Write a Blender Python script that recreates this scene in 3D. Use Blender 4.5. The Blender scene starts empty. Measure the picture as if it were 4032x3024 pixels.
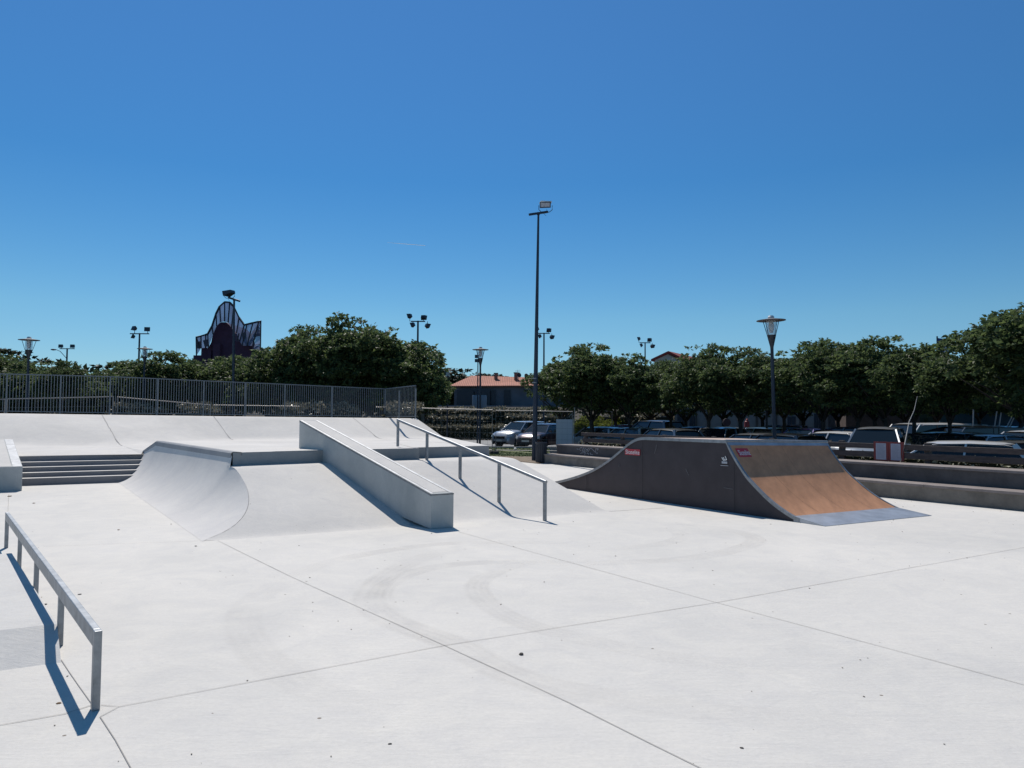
import bpy, bmesh, math, random
import numpy as np
from mathutils import Vector, Matrix, Euler
random.seed(7)
rng = np.random.default_rng(11)
SC = bpy.context.scene
COL = SC.collection
# ------------------------------------------------------------------ camera
H, F = 1.6, 2971.0
PITCH = math.radians(2.65); ROLL = math.radians(0.30)
cd = bpy.data.cameras.new('camera'); cam = bpy.data.objects.new('camera', cd); COL.objects.link(cam)
cam.location = (0, 0, H)
CR = Euler((math.radians(90) + PITCH, 0, 0)).to_matrix() @ Matrix.Rotation(ROLL, 3, 'Z')
cam.rotation_euler = CR.to_euler()
cd.sensor_width = 36; cd.lens = F / 4032 * 36; cd.clip_end = 9000; cd.clip_start = 0.05
SC.camera = cam
def ray(sx, sy):
    return CR @ Vector(((sx - 2016) / F, -(sy - 1512) / F, -1))
def P(sx, sy, z=0.0):                       # point of the photo that lies at height z
    r = ray(sx, sy); t = (z - H) / r.z
    return Vector((r.x * t, r.y * t, z))
def Q(sx, sy, y):                           # point of the photo that lies at distance y
    r = ray(sx, sy); t = y / r.y
    return Vector((r.x * t, y, H + r.z * t))
# ------------------------------------------------------------------ materials
def nodes(m):
    m.use_nodes = True; nt = m.node_tree
    return nt, nt.nodes, nt.links, nt.nodes['Principled BSDF']
MATS = {}
def mat(name, col, rough=.6, metal=0, nscale=0, namt=0, bump=0, bscale=None, col2=None, spec=None, stretch=None, detail=6):
    if name in MATS: return MATS[name]
    m = bpy.data.materials.new(name); nt, N, L, b = nodes(m)
    b.inputs['Base Color'].default_value = (*col, 1); b.inputs['Roughness'].default_value = rough
    b.inputs['Metallic'].default_value = metal
    if spec is not None: b.inputs['Specular IOR Level'].default_value = spec
    if nscale or bump:
        tc = N.new('ShaderNodeTexCoord'); src = tc.outputs['Object']
        if stretch:
            mp = N.new('ShaderNodeMapping'); mp.inputs['Scale'].default_value = stretch
            L.new(src, mp.inputs[0]); src = mp.outputs[0]
    if nscale:
        n = N.new('ShaderNodeTexNoise'); n.inputs['Scale'].default_value = nscale; n.inputs['Detail'].default_value = detail
        n.inputs['Roughness'].default_value = .65
        L.new(src, n.inputs['Vector'])
        r = N.new('ShaderNodeValToRGB'); r.color_ramp.elements[0].position = .32; r.color_ramp.elements[1].position = .68
        c2 = col2 if col2 else tuple(min(1, c * (1 + namt)) for c in col)
        c1 = tuple(c * (1 - namt) for c in col) if not col2 else col
        r.color_ramp.elements[0].color = (*c1, 1); r.color_ramp.elements[1].color = (*c2, 1)
        L.new(n.outputs['Fac'], r.inputs[0]); L.new(r.outputs[0], b.inputs['Base Color'])
    if bump:
        n2 = N.new('ShaderNodeTexNoise'); n2.inputs['Scale'].default_value = bscale or 60; n2.inputs['Detail'].default_value = 5
        L.new(src, n2.inputs['Vector'])
        bp = N.new('ShaderNodeBump'); bp.inputs['Strength'].default_value = bump; bp.inputs['Distance'].default_value = .02
        L.new(n2.outputs['Fac'], bp.inputs['Height']); L.new(bp.outputs[0], b.inputs['Normal'])
    MATS[name] = m
    return m
def concrete(name, base, dark, speck=1.0, streak=1.0):
    m = bpy.data.materials.new(name); nt, N, L, b = nodes(m)
    tc = N.new('ShaderNodeTexCoord')
    def noise(s, d=6, r=.6, vec=None, dist=0):
        n = N.new('ShaderNodeTexNoise'); n.inputs['Scale'].default_value = s; n.inputs['Detail'].default_value = d
        n.inputs['Roughness'].default_value = r; n.inputs['Distortion'].default_value = dist
        L.new(vec or tc.outputs['Object'], n.inputs['Vector']); return n.outputs['Fac']
    def ramp(f, a, bb, ca=(0, 0, 0, 1), cb=(1, 1, 1, 1)):
        r = N.new('ShaderNodeValToRGB'); r.color_ramp.elements[0].position = a; r.color_ramp.elements[1].position = bb
        r.color_ramp.elements[0].color = ca; r.color_ramp.elements[1].color = cb; L.new(f, r.inputs[0]); return r.outputs[0]
    def mixc(f, a, bb, mode='MIX'):
        x = N.new('ShaderNodeMix'); x.data_type = 'RGBA'; x.blend_type = mode
        if isinstance(f, float): x.inputs[0].default_value = f
        else: L.new(f, x.inputs[0])
        for k, v in ((6, a), (7, bb)):
            if isinstance(v, tuple): x.inputs[k].default_value = v
            else: L.new(v, x.inputs[k])
        return x.outputs[2]
    big = ramp(noise(.35, 5, .6, dist=.6), .35, .68)
    c = mixc(big, (*dark, 1), (*base, 1))
    mid = ramp(noise(2.3, 7, .7, dist=1.2), .3, .7, (.93, .935, .95, 1), (1.05, 1.045, 1.03, 1))
    c = mixc(1.0, c, mid, 'MULTIPLY')
    fine = ramp(noise(38, 4, .7), .3, .7, (.95, .95, .95, 1), (1.04, 1.04, 1.04, 1))
    c = mixc(1.0, c, fine, 'MULTIPLY')
    # trowel streaks
    mp = N.new('ShaderNodeMapping'); mp.inputs['Scale'].default_value = (1.0, 5.5, 1); mp.inputs['Rotation'].default_value = (0, 0, .5)
    L.new(tc.outputs['Object'], mp.inputs[0])
    st = ramp(noise(3.0, 8, .75, mp.outputs[0], 1.5), .60, .75)
    c = mixc(st, c, mixc(1.0, c, (1 - .13 * streak, 1 - .12 * streak, 1 - .10 * streak, 1), 'MULTIPLY'))
    # specks of dirt
    v = N.new('ShaderNodeTexVoronoi'); v.inputs['Scale'].default_value = 5.0; L.new(tc.outputs['Object'], v.inputs['Vector'])
    vr = N.new('ShaderNodeMath'); vr.operation = 'LESS_THAN'; vr.inputs[1].default_value = .055 * speck
    L.new(v.outputs['Distance'], vr.inputs[0])
    sep = N.new('ShaderNodeSeparateColor'); L.new(v.outputs['Color'], sep.inputs[0])
    gt = N.new('ShaderNodeMath'); gt.operation = 'GREATER_THAN'; gt.inputs[1].default_value = .72; L.new(sep.outputs[0], gt.inputs[0])
    mm = N.new('ShaderNodeMath'); mm.operation = 'MULTIPLY'; L.new(vr.outputs[0], mm.inputs[0]); L.new(gt.outputs[0], mm.inputs[1])
    c = mixc(mm.outputs[0], c, (.22, .19, .16, 1))
    L.new(c, b.inputs['Base Color']); b.inputs['Roughness'].default_value = .82
    b.inputs['Specular IOR Level'].default_value = .25
    bp = N.new('ShaderNodeBump'); bp.inputs['Strength'].default_value = .35; bp.inputs['Distance'].default_value = .012
    ad = N.new('ShaderNodeMath'); ad.operation = 'ADD'; L.new(noise(3.0, 8, .7, mp.outputs[0], 1.0), ad.inputs[0]); L.new(noise(14, 6, .7), ad.inputs[1])
    L.new(ad.outputs[0], bp.inputs['Height']); L.new(bp.outputs[0], b.inputs['Normal'])
    return m
# ------------------------------------------------------------------ mesh builder
XF = {}
class MB:
    def __init__(s): s.v = []; s.f = []
    def add(s, vs, fs):
        o = len(s.v); s.v += [tuple(p) for p in vs]; s.f += [tuple(i + o for i in f) for f in fs]; return s
    def hexa(s, p):
        return s.add(p, [(0, 3, 2, 1), (4, 5, 6, 7), (0, 1, 5, 4), (1, 2, 6, 5), (2, 3, 7, 6), (3, 0, 4, 7)])
    def box(s, c, d, rz=0, M=None):
        x, y, z = d[0] / 2, d[1] / 2, d[2] / 2
        R = Matrix.Rotation(rz, 3, 'Z') if M is None else M
        return s.hexa([Vector(c) + R @ Vector(q) for q in ((-x, -y, -z), (x, -y, -z), (x, y, -z), (-x, y, -z), (-x, -y, z), (x, -y, z), (x, y, z), (-x, y, z))])
    def bar(s, a, b, w, h, up=Vector((0, 0, 1))):     # rectangular bar a->b, w sideways, h along up
        a, b = Vector(a), Vector(b); d = (b - a).normalized(); sd = d.cross(up)
        sd = sd.normalized() if sd.length > 1e-5 else Vector((1, 0, 0)); u = sd.cross(d).normalized()
        q = [sd * (-w / 2) - u * (h / 2), sd * (w / 2) - u * (h / 2), sd * (w / 2) + u * (h / 2), sd * (-w / 2) + u * (h / 2)]
        return s.hexa([a + t for t in q] + [b + t for t in q])
    def tube(s, pts, r, n=10, r1=None):
        pts = [Vector(p) for p in pts]; k = len(pts); vs = []; fs = []
        rs = r if isinstance(r, (list, tuple)) else [r + ((r1 if r1 is not None else r) - r) * i / max(1, k - 1) for i in range(k)]
        for i, p in enumerate(pts):
            d = (pts[min(i + 1, k - 1)] - pts[max(i - 1, 0)]).normalized()
            a = d.cross(Vector((0, 0, 1))) if abs(d.z) < .95 else d.cross(Vector((1, 0, 0)))
            a.normalize(); bb = d.cross(a)
            for j in range(n):
                t = 2 * math.pi * j / n; vs.append(p + (a * math.cos(t) + bb * math.sin(t)) * rs[i])
        for i in range(k - 1):
            for j in range(n):
                fs.append((i * n + j, i * n + (j + 1) % n, (i + 1) * n + (j + 1) % n, (i + 1) * n + j))
        fs.append(tuple(range(n))[::-1]); fs.append(tuple((k - 1) * n + j for j in range(n)))
        return s.add(vs, fs)
    def lathe(s, prof, c=(0, 0, 0), n=20, axis=None):
        c = Vector(c); vs = []; fs = []; k = len(prof)
        for r, z in prof:
            for j in range(n):
                t = 2 * math.pi * j / n; q = Vector((r * math.cos(t), r * math.sin(t), z))
                vs.append(c + (axis @ q if axis is not None else q))
        for i in range(k - 1):
            for j in range(n):
                fs.append((i * n + j, i * n + (j + 1) % n, (i + 1) * n + (j + 1) % n, (i + 1) * n + j))
        fs.append(tuple(range(n))[::-1]); fs.append(tuple((k - 1) * n + j for j in range(n)))
        return s.add(vs, fs)
    def prism(s, poly, off):
        poly = [Vector(p) for p in poly]; off = Vector(off); n = len(poly)
        fs = [tuple(range(n))[::-1], tuple(range(n, 2 * n))] + [(i, (i + 1) % n, n + (i + 1) % n, n + i) for i in range(n)]
        return s.add(poly + [p + off for p in poly], fs)
    def grid(s, rows):
        n = len(rows[0]); vs = [p for r in rows for p in r]
        return s.add(vs, [(i * n + j, i * n + j + 1, (i + 1) * n + j + 1, (i + 1) * n + j) for i in range(len(rows) - 1) for j in range(n - 1)])
    def poly(s, pts): return s.add(pts, [tuple(range(len(pts)))])
    def build(s, name, m, parent=None, world=False, smooth=False, bevel=0, seg=2, fix=True):
        me = bpy.data.meshes.new(name); vs = s.v
        if world and parent is not None:
            Mi = XF[parent.name].inverted(); vs = [tuple(Mi @ Vector(p)) for p in vs]
        me.from_pydata(vs, [], s.f); me.update()
        if fix:
            bm = bmesh.new(); bm.from_mesh(me); bmesh.ops.recalc_face_normals(bm, faces=bm.faces); bm.to_mesh(me); bm.free()
        for mm in (m if isinstance(m, (list, tuple)) else [m]): me.materials.append(mm)
        o = bpy.data.objects.new(name, me); COL.objects.link(o)
        if parent is not None:
            o.parent = parent; XF[o.name] = XF[parent.name]
        else: XF[o.name] = Matrix.Identity(4)
        if smooth:
            me.polygons.foreach_set('use_smooth', [True] * len(me.polygons))
            md = o.modifiers.new('es', 'EDGE_SPLIT'); md.split_angle = math.radians(38)
        if bevel:
            md = o.modifiers.new('bv', 'BEVEL'); md.width = bevel; md.segments = seg; md.limit_method = 'ANGLE'; md.angle_limit = math.radians(30)
        return o
def tag(o, label=None, cat=None, group=None, kind=None):
    if label: o['label'] = label
    if cat: o['category'] = cat
    if group: o['group'] = group
    if kind: o['kind'] = kind
    return o
def thing(name, loc, rz, label, cat, group=None):
    o = bpy.data.objects.new(name, None); COL.objects.link(o); o.empty_display_size = .2
    o.location = loc; o.rotation_euler = (0, 0, rz)
    XF[o.name] = Matrix.Translation(Vector(loc)) @ Matrix.Rotation(rz, 4, 'Z')
    return tag(o, label, cat, group)
def dup(o, parent=None):
    c = o.copy(); COL.objects.link(c)
    if parent is not None: c.parent = parent
    for ch in list(o.children):
        if ch.name in COL.objects: dup(ch, c)
    return c
def rehome(base):   # give a mesh thing an origin at its own base
    return base
# ------------------------------------------------------------------ light and sky
SUN_EL, SUN_AZ = 52.0, 18.0        # azimuth: degrees left of straight ahead (+Y)
w = bpy.data.worlds.new('World'); SC.world = w; w.use_nodes = True
wn, wl = w.node_tree.nodes, w.node_tree.links
bg = wn['Background']; sky = wn.new('ShaderNodeTexSky'); sky.sky_type = 'NISHITA'; sky.sun_disc = False
sky.sun_elevation = math.radians(SUN_EL); sky.sun_rotation = math.radians(-SUN_AZ)
sky.altitude = 0; sky.air_density = 1.0; sky.dust_density = 0.0; sky.ozone_density = 6.0
hs = wn.new('ShaderNodeHueSaturation'); hs.inputs['Saturation'].default_value = 1.20
wl.new(sky.outputs[0], hs.inputs['Color']); 
geo = wn.new('ShaderNodeTexCoord'); sx_ = wn.new('ShaderNodeSeparateXYZ'); wl.new(geo.outputs['Generated'], sx_.inputs[0])
hz = wn.new('ShaderNodeValToRGB'); hz.color_ramp.elements[0].position = 0.0; hz.color_ramp.elements[0].color = (.60, .80, 1.0, 1)
hz.color_ramp.elements[1].position = .13; hz.color_ramp.elements[1].color = (.86, 1, .96, 1); 
for p_, c_ in ((.30, (.72, .96, 1.0)), (.5, (1.2, 1.15, 1.12)), (.8, (1.8, 1.38, 1.05))):
    e1 = hz.color_ramp.elements.new(p_); e1.color = (*c_, 1)
wl.new(sx_.outputs['Z'], hz.inputs[0])
mh = wn.new('ShaderNodeMix'); mh.data_type = 'RGBA'; mh.blend_type = 'MULTIPLY'; mh.inputs[0].default_value = 1
wl.new(hs.outputs[0], mh.inputs[6]); wl.new(hz.outputs[0], mh.inputs[7]); wl.new(mh.outputs[2], bg.inputs[0]); bg.inputs[1].default_value = SKY_STR = 0.085
sd = bpy.data.lights.new('sun', 'SUN'); sun = bpy.data.objects.new('sun', sd); COL.objects.link(sun)
sd.energy = 4.3; sd.angle = math.radians(.53); sd.color = (1, .94, .865)
el, az = math.radians(SUN_EL), math.radians(SUN_AZ)
tosun = Vector((-math.sin(az) * math.cos(el), math.cos(az) * math.cos(el), math.sin(el)))
sun.rotation_euler = tosun.to_track_quat('Z', 'Y').to_euler(); sun.location = (0, 0, 30)
SC.render.engine = 'CYCLES'
SC.view_settings.view_transform = 'Standard'; SC.view_settings.look = 'None'; SC.view_settings.exposure = 0.0; SC.view_settings.gamma = 1
# ------------------------------------------------------------------ the skatepark
M_floor = concrete('floor_concrete', (.672, .645, .600), (.59, .572, .538))
M_bank = concrete('bank_concrete', (.665, .638, .60), (.57, .55, .52), .8, 1.8)
M_wall = concrete('cast_concrete', (.58, .585, .56), (.34, .36, .355), .0, 1.5)
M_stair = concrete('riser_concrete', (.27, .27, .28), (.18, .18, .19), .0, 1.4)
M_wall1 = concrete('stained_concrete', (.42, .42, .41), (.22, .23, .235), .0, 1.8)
M_joint = mat('joint', (.32, .30, .275), .9)
M_galv = mat('galvanised_steel', (.27, .285, .30), .48, .6, 9, .25, .05, 40)
M_galv2 = mat('galvanised_sheet', (.40, .43, .47), .45, .6, 3, .2)
M_edge = mat('ledge_steel', (.44, .45, .46), .6, .2, 6, .25)
Z = Vector((0, 0, 1))
def v2(p): return Vector((p.x, p.y, 0))
floor = MB(); fp = [(-30, -8), (30, -8), (30, 6), (13.4, 9.0), P(2110, 1818, 0)[:2], P(2010, 1812, 0)[:2], P(1900, 1808, 0)[:2], (-1.2, 34), (-14, 30), (-30, 24)]
floor.prism([(x, y, -.45) for x, y in fp], (0, 0, .45))
FLOOR = tag(floor.build('skate_floor', M_floor), 'pale smooth concrete floor of the skatepark', kind='structure')
def strip(pts, wdt, z=.004, name='expansion_joint', m=None, parent=None, jit=.003):
    b = MB(); pts = [Vector(p) for p in pts]; fine = [pts[0]]
    for a, c in zip(pts, pts[1:]):
        n = max(1, int((c - a).length / .25))
        fine += [a + (c - a) * (i + 1) / n for i in range(n)]
    rows = []
    for i, p in enumerate(fine):
        d = (fine[min(i + 1, len(fine) - 1)] - fine[max(i - 1, 0)]); d.z = 0; d.normalize(); s = Vector((-d.y, d.x, 0))
        o = s * random.uniform(-jit, jit); ww = wdt * random.uniform(.8, 1.2) / 2
        rows.append([p + o - s * ww + Z * z, p + o + s * ww + Z * z])
    b.grid(rows); return b.build(name, m or M_joint, parent, world=parent is not None)
D = 4032 / 2212
for ln in ([(470, 1168), (630, 1247), (960, 1395), (1230, 1519), (1510, 1659), (1800, 1800)], [(990, 1149), (1548, 1302), (2212, 1480), (2500, 1560)],
           [(258, 1527), (960, 1395), (1548, 1302), (2212, 1183), (2500, 1130)], [(-60, 1576), (0, 1567), (140, 1543), (198, 1524)],
           [(218, 1524), (258, 1527), (217, 1549)], [(217, 1549), (250, 1600), (283, 1662), (340, 1760)], [(132, 1426), (198, 1522)],
           [(94, 1181), (280, 1174), (462, 1168)], [(19, 1068), (17, 1105)]):
    strip([P(x * D, y * D) for x, y in ln], .0048, parent=FLOOR, jit=.002)
strip([P(2399, 2014), P(2618, 2000)], .02, parent=FLOOR, m=mat('joint_faint', (.40, .38, .36), .9))
# faint tyre marks
mt = bpy.data.materials.new('tyre_rubber'); nt, N, L, b = nodes(mt); b.inputs['Base Color'].default_value = (.33, .30, .28, 1); b.inputs['Roughness'].default_value = .9
at = N.new('ShaderNodeAttribute'); at.attribute_name = 'fade'; no = N.new('ShaderNodeTexNoise'); no.inputs['Scale'].default_value = 2.2; no.inputs['Detail'].default_value = 8
tc = N.new('ShaderNodeTexCoord'); L.new(tc.outputs['Object'], no.inputs['Vector'])
rr = N.new('ShaderNodeMapRange'); rr.inputs[1].default_value = .25; rr.inputs[2].default_value = .62; rr.inputs[4].default_value = .095; L.new(no.outputs['Fac'], rr.inputs[0])
ml = N.new('ShaderNodeMath'); ml.operation = 'MULTIPLY'; L.new(rr.outputs[0], ml.inputs[0]); L.new(at.outputs['Fac'], ml.inputs[1])
tr = N.new('ShaderNodeBsdfTransparent'); mx = N.new('ShaderNodeMixShader'); L.new(ml.outputs[0], mx.inputs[0]); L.new(tr.outputs[0], mx.inputs[1]); L.new(b.outputs[0], mx.inputs[2])
L.new(mx.outputs[0], N['Material Output'].inputs[0])
def catmull(pts, k=10):
    out = []; p = [pts[0]] + list(pts) + [pts[-1]]
    for i in range(1, len(p) - 2):
        a, b_, c, d = p[i - 1], p[i], p[i + 1], p[i + 2]
        for j in range(k):
            t = j / k
            out.append(.5 * ((2 * b_) + (c - a) * t + (2 * a - 5 * b_ + 4 * c - d) * t * t + (3 * b_ - a - 3 * c + d) * t ** 3))
    out.append(pts[-1]); return out
def tyre(px, wdt, off=0, strong=1):
    wdt *= 1.15
    fine = catmull([P(x, y) for x, y in px]); b_ = MB(); rows = []; K = len(fine)
    prof = [(-1.2, 0), (-.8, .9), (-.45, .55), (-.2, .9), (.1, .5), (.35, .9), (.6, .55), (.85, .9), (1.2, 0)]
    for i, p in enumerate(fine):
        d = fine[min(i + 1, K - 1)] - fine[max(i - 1, 0)]; d.normalize(); s = Vector((-d.y, d.x, 0))
        rows.append([p + s * (off + q * wdt / 2) + Z * (.0025) for q, _ in prof])
    b_.grid(rows); o = b_.build('tyre_mark', mt, FLOOR, world=True)
    a = o.data.attributes.new('fade', 'FLOAT', 'POINT')
    vals = []
    for i in range(K):
        e = min(1, i / (K * .3 + 1e-6), (K - 1 - i) / (K * .3)); vals += [e * f * strong for _, f in prof]
    a.data.foreach_set('value', vals)
def zz(lst): return [(1000 + x * .904, 1900 + y * .904) for x, y in lst]
tyre(zz([(150, 420), (320, 350), (560, 300), (820, 268), (1100, 262), (1400, 262)]), .2)
tyre(zz([(1200, 268), (900, 285), (700, 340), (560, 420), (500, 500), (530, 560), (640, 620), (860, 700), (1100, 830), (1500, 930), (2212, 1020), (3000, 1060)]), .24, strong=1.2)
tyre(zz([(1500, 352), (1200, 345), (900, 355), (700, 390), (560, 460), (560, 540), (640, 600)]), .2)
tyre(zz([(1400, 345), (1200, 350), (1050, 390), (970, 450), (1010, 520), (1120, 590), (1300, 650), (1800, 760), (2400, 830)]), .2, strong=1.1)
tyre([(1200, 2262), (1080, 2310), (985, 2380), (955, 2450), (985, 2530), (1060, 2610), (1180, 2690), (1340, 2760), (1560, 2830)], .24, strong=.6)
tyre(zz([(1050, 350), (1500, 352), (1900, 330), (2140, 280), (2180, 240), (2050, 205), (1700, 160)]), .22)
tyre(zz([(1500, 300), (1800, 262), (1860, 225), (1780, 195)]), .2, strong=.7)
# ---- platform frame
O = P(846, 2129); TE = P(2399, 2014)
u = (TE - O).normalized(); A1 = (TE - O).length
vv = (P(1177, 1764, 1.0) - P(1696, 2084, 0)); vv.z = 0; vv.normalize()
wdir = (P(499, 1904) - O); wdir.z = 0; wdir.normalize()
perpw = Vector((wdir.y, -wdir.x, 0))
def bank(b):
    if b <= 0: return 0
    z = .25 * b * b / .5 if b < .25 else .25 * (b - .125)
    top = .775
    if z > top - .03: z = top - .03 * math.exp(-(z - top + .03) / .03)
    return min(z, top)
HQ = 1.0; THM = math.radians(70)
LN, LF = P(917, 1782, 1.0), P(618, 1737, 1.0)      # lip, near and far end
QO = O - perpw * .15
BN, BF = (LN - QO).dot(wdir), (LF - QO).dot(wdir)
SN, SF = (LN - QO).dot(perpw), (LF - QO).dot(perpw)
def RQ(b): return SN + (SF - SN) * (b - BN) / (BF - BN) + max(0, BN - b) * .20
def prof(t): return .2 * min(1, max(0, t)) + .8 * (1 - math.cos(math.asin(min(1, max(0, t)) * math.sin(THM)))) / (1 - math.cos(THM))
def hlip(b): return HQ if b < BF else HQ - .38 * min(1, (b - BF) / 2.4)
def qz(b, s): return prof(s / RQ(b)) * HQ
nrm = Vector((-u.y, u.x, 0))
def AB(a, bv, z=0.0): return O + u * a + nrm * bv + Z * z
def interp(x, xs, ys):
    if x <= xs[0]: return ys[0]
    for i in range(len(xs) - 1):
        if x <= xs[i + 1]: return ys[i] + (ys[i + 1] - ys[i]) * (x - xs[i]) / (xs[i + 1] - xs[i])
    return ys[-1]
def wallb(a): return interp(a, [.8, 2.6, 4.47, 4.471, 6.5], [3.1, 3.5, 3.6, 3.95, 4.3])
def bankz(a, bv): return bank(bv * interp(a, [.8, 2.6], [3.5 / 3.1, 1.0]))
def bz(p): r = p - O; return bankz(r.dot(u), r.dot(nrm))
def qzp(p): r = p - QO; return qz(r.dot(wdir), r.dot(perpw))
plat = thing('skate_platform', (O.x, O.y, 0), 0, 'raised pale concrete platform with front bank, small wall and curved quarter pipe side', 'skate ramp')
AR = 6.48
rows = []
NB = 46
for i in range(NB + 1):
    tb = i / NB; row = []
    # left end on the crease with the quarter pipe
    bv0 = wallb(1.0) * tb
    lo, hi = -.6, 2.4
    for _ in range(40):
        m_ = (lo + hi) / 2; p = AB(m_, bv0); 
        if qzp(p) < bz(p): lo = m_
        else: hi = m_
    a0 = hi if i else 0.0
    a0 = min(a0, (LN - O).dot(u) + .12)
    for j in range(61):
        a = a0 + (AR - a0) * j / 60
        for_b = bv0 + (wallb(a) - wallb(1.0)) * tb
        row.append(AB(a, for_b, bankz(a, for_b)))
    rows.append(row)
CREASE = [r[0] for r in rows]
bk = MB().grid(rows)
# right flank down to the floor
flank = [[r[-1] for r in rows], [r[-1] + u * (1.5 * r[-1].z) - Z * (r[-1].z + .02) for r in rows]]
bk.grid(flank)
bk.build('bank', M_bank, plat, world=True, smooth=True)
qr = []
for i in range(91):
    b = i / 90 * (BF + 2.4)
    if b < BN:
        lo, hi = 0, RQ(b) * 1.02
        for _ in range(40):
            m_ = (lo + hi) / 2; p = QO + wdir * b + perpw * m_
            if qzp(p) < bz(p): lo = m_
            else: hi = m_
        se = hi
    else: se = RQ(b)
    hl = hlip(b)
    row = []
    for j in range(21):
        s_ = se * j / 20; row.append(QO + wdir * b + perpw * s_ + Z * (min(qz(b, s_) * (hl if b > BF else 1), hl) + (.002 if j == 0 else 0)))
    qr.append(row)
MB().grid(qr).build('quarter_pipe', concrete('quarter_concrete', (.70, .675, .64), (.60, .58, .56), .4, 2.6), plat, world=True, smooth=True)
# lip of the quarter: steel capped raised edge
cp = []; CPB = []
lipline = [LN + (LF - LN) * t for t in (0, .33, .66, 1)] + [QO + wdir * (BF + 2.0) + perpw * RQ(BF + 2.0) + Z * (hlip(BF + 2.0))]
for p in lipline:
    cp.append([p - perpw * .035 - Z * .11, p - perpw * .03 - Z * .012, p + perpw * .0 + Z * .012, p + perpw * .14 + Z * .006, p + perpw * .15 - Z * .05])
M_lip = concrete('lip_concrete', (.36, .37, .38), (.26, .27, .29), 0, 1.3)
MB().grid(cp).build('coping', M_lip, plat, world=True)
# little vertical wall
WB1 = [LN] + [AB(a, wallb(a), 1.0) for a in (1.5, 2.2, 2.6, 3.4, 4.47)]
WB2 = [AB(a, wallb(a), 1.0) for a in (4.48, 5.2, 5.9, AR)]
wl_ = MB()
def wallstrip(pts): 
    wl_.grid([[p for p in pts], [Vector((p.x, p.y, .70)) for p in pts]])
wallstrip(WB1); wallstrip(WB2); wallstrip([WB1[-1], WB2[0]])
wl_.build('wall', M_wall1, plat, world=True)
# deck and stair landing
FT = [P(-500, 1756, .72), P(100, 1754.5, .72), P(480, 1755, .72), P(917, 1732, .78), P(1504, 1729, .78), P(1759, 1722, .80)]
SL, SR = P(-300, 1802.5, .62), P(556, 1788.5, .62)
LE = lipline[-1]
stairn = nrm
dk = MB()
dk.poly([FT[0], SL, P(86, 1795, .62), FT[1]]); dk.poly([FT[1], P(86, 1795, .62), SR, FT[2]]); dk.poly([FT[2], SR, LE]) ; dk.poly([FT[2], LE, LF, FT[3]])
mid = WB1[2]
dk.poly([LF, LN, WB1[1], WB1[2]]); dk.poly([LF, WB1[2], WB1[3], FT[3]]); dk.poly([FT[3], WB1[3], WB1[4], WB1[5], FT[4]]); dk.poly([WB1[5], WB2[0], WB2[1], WB2[2], FT[4]]); dk.poly([FT[4], WB2[2], WB2[3], FT[5]])
dk.poly([WB2[3], Vector((WB2[3].x, WB2[3].y, 0)), Vector((FT[5].x, FT[5].y, 0)), FT[5]])
dk.build('deck', M_bank, plat, world=True)
# thin grey edge strips along the wall top
strip([p + nrm * .03 + Z * .002 for p in WB1[1:]], .05, .002, 'wall_edge', M_edge, plat)
strip([p + nrm * .03 + Z * .002 for p in WB2], .05, .002, 'wall_edge', M_edge, plat)
# stairs
b0 = P(200, 1909.5, 0)
st = thing('concrete_stairs', tuple(P(300, 1906)), 0, 'five wide low pale concrete steps between square ledge and quarter pipe', 'stairs')
su = (P(491, 1899) - P(86, 1913)).normalized(); sn = Vector((-su.y, su.x, 0))
S0 = P(86, 1913) - su * 5.5
lev = [.165, .27, .38, .485, .62]
for k, z in enumerate(lev):
    a = S0 + sn * (.36 * k); ln = 5.5 + (P(491, 1899) - P(86, 1913)).length + .95 - .1 * k * 0
    dep = .40 if k < 4 else 1.2
    zb = 0 if k == 0 else lev[k - 1] - .06
    pts = [a, a + su * ln, a + su * ln + sn * dep, a + sn * dep]
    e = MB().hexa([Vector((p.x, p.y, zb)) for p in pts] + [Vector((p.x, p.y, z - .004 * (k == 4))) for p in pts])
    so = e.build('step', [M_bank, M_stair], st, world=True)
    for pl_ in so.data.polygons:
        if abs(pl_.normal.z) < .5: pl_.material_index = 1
# ---- rear bank with the railing on top
def fx(sx, z=1.68):      # top line of the bank
    A_, B_ = Vector((-17.3, 25.5, 0)), Vector((-5.25, 34.4, 0)); r = ray(sx, 1640); k = r.x / r.y
    d_ = B_ - A_; t = (k * A_.y - A_.x) / (d_.x - k * d_.y); p = A_ + d_ * t
    return Vector((p.x, p.y, z))
def topz(sx, sy):
    p = fx(sx); r = ray(sx, sy); return H + r.z / r.y * p.y
tz = lambda sx: interp(sx, [0, 800, 1634], [topz(0, 1627), topz(800, 1638), topz(1634, 1647)])
def fpt(sx): p = fx(sx); p.z = tz(max(0, min(1634, sx))); return p
rear = thing('rear_bank', tuple(v2(fx(800))), 0, 'long pale concrete bank rising behind the stairs to the grey railing', 'skate ramp')
tops = [fpt(x) for x in (-500, 80, 401, 841, 1390, 1640)]
foot = FT
rows = []
for t in [i / 10 for i in range(11)]:
    row = []
    for i in range(5):
        for k in range(6 + (i == 4)):
            q = k / 6; f_ = foot[i] + (foot[i + 1] - foot[i]) * q; g = tops[i] + (tops[i + 1] - tops[i]) * q
            p = f_ + (g - f_) * t
            if t < .3: p.z = f_.z + (g.z - f_.z) * (t * t / .42 if t < .21 else (t - .105) / .895 * 1.0)
            else: p.z = f_.z + (g.z - f_.z) * (t - .105) / .895
            row.append(p)
    rows.append(row)
nback = (tops[-1] - tops[0]); nback.z = 0; nback.normalize(); nbk = Vector((-nback.y, nback.x, 0))
rows.append([p + nbk * 1.5 for p in rows[-1]]); rows.append([p + nbk * 1.2 - Z * 2 for p in rows[-1]])
rb = MB().grid(rows)
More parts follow.
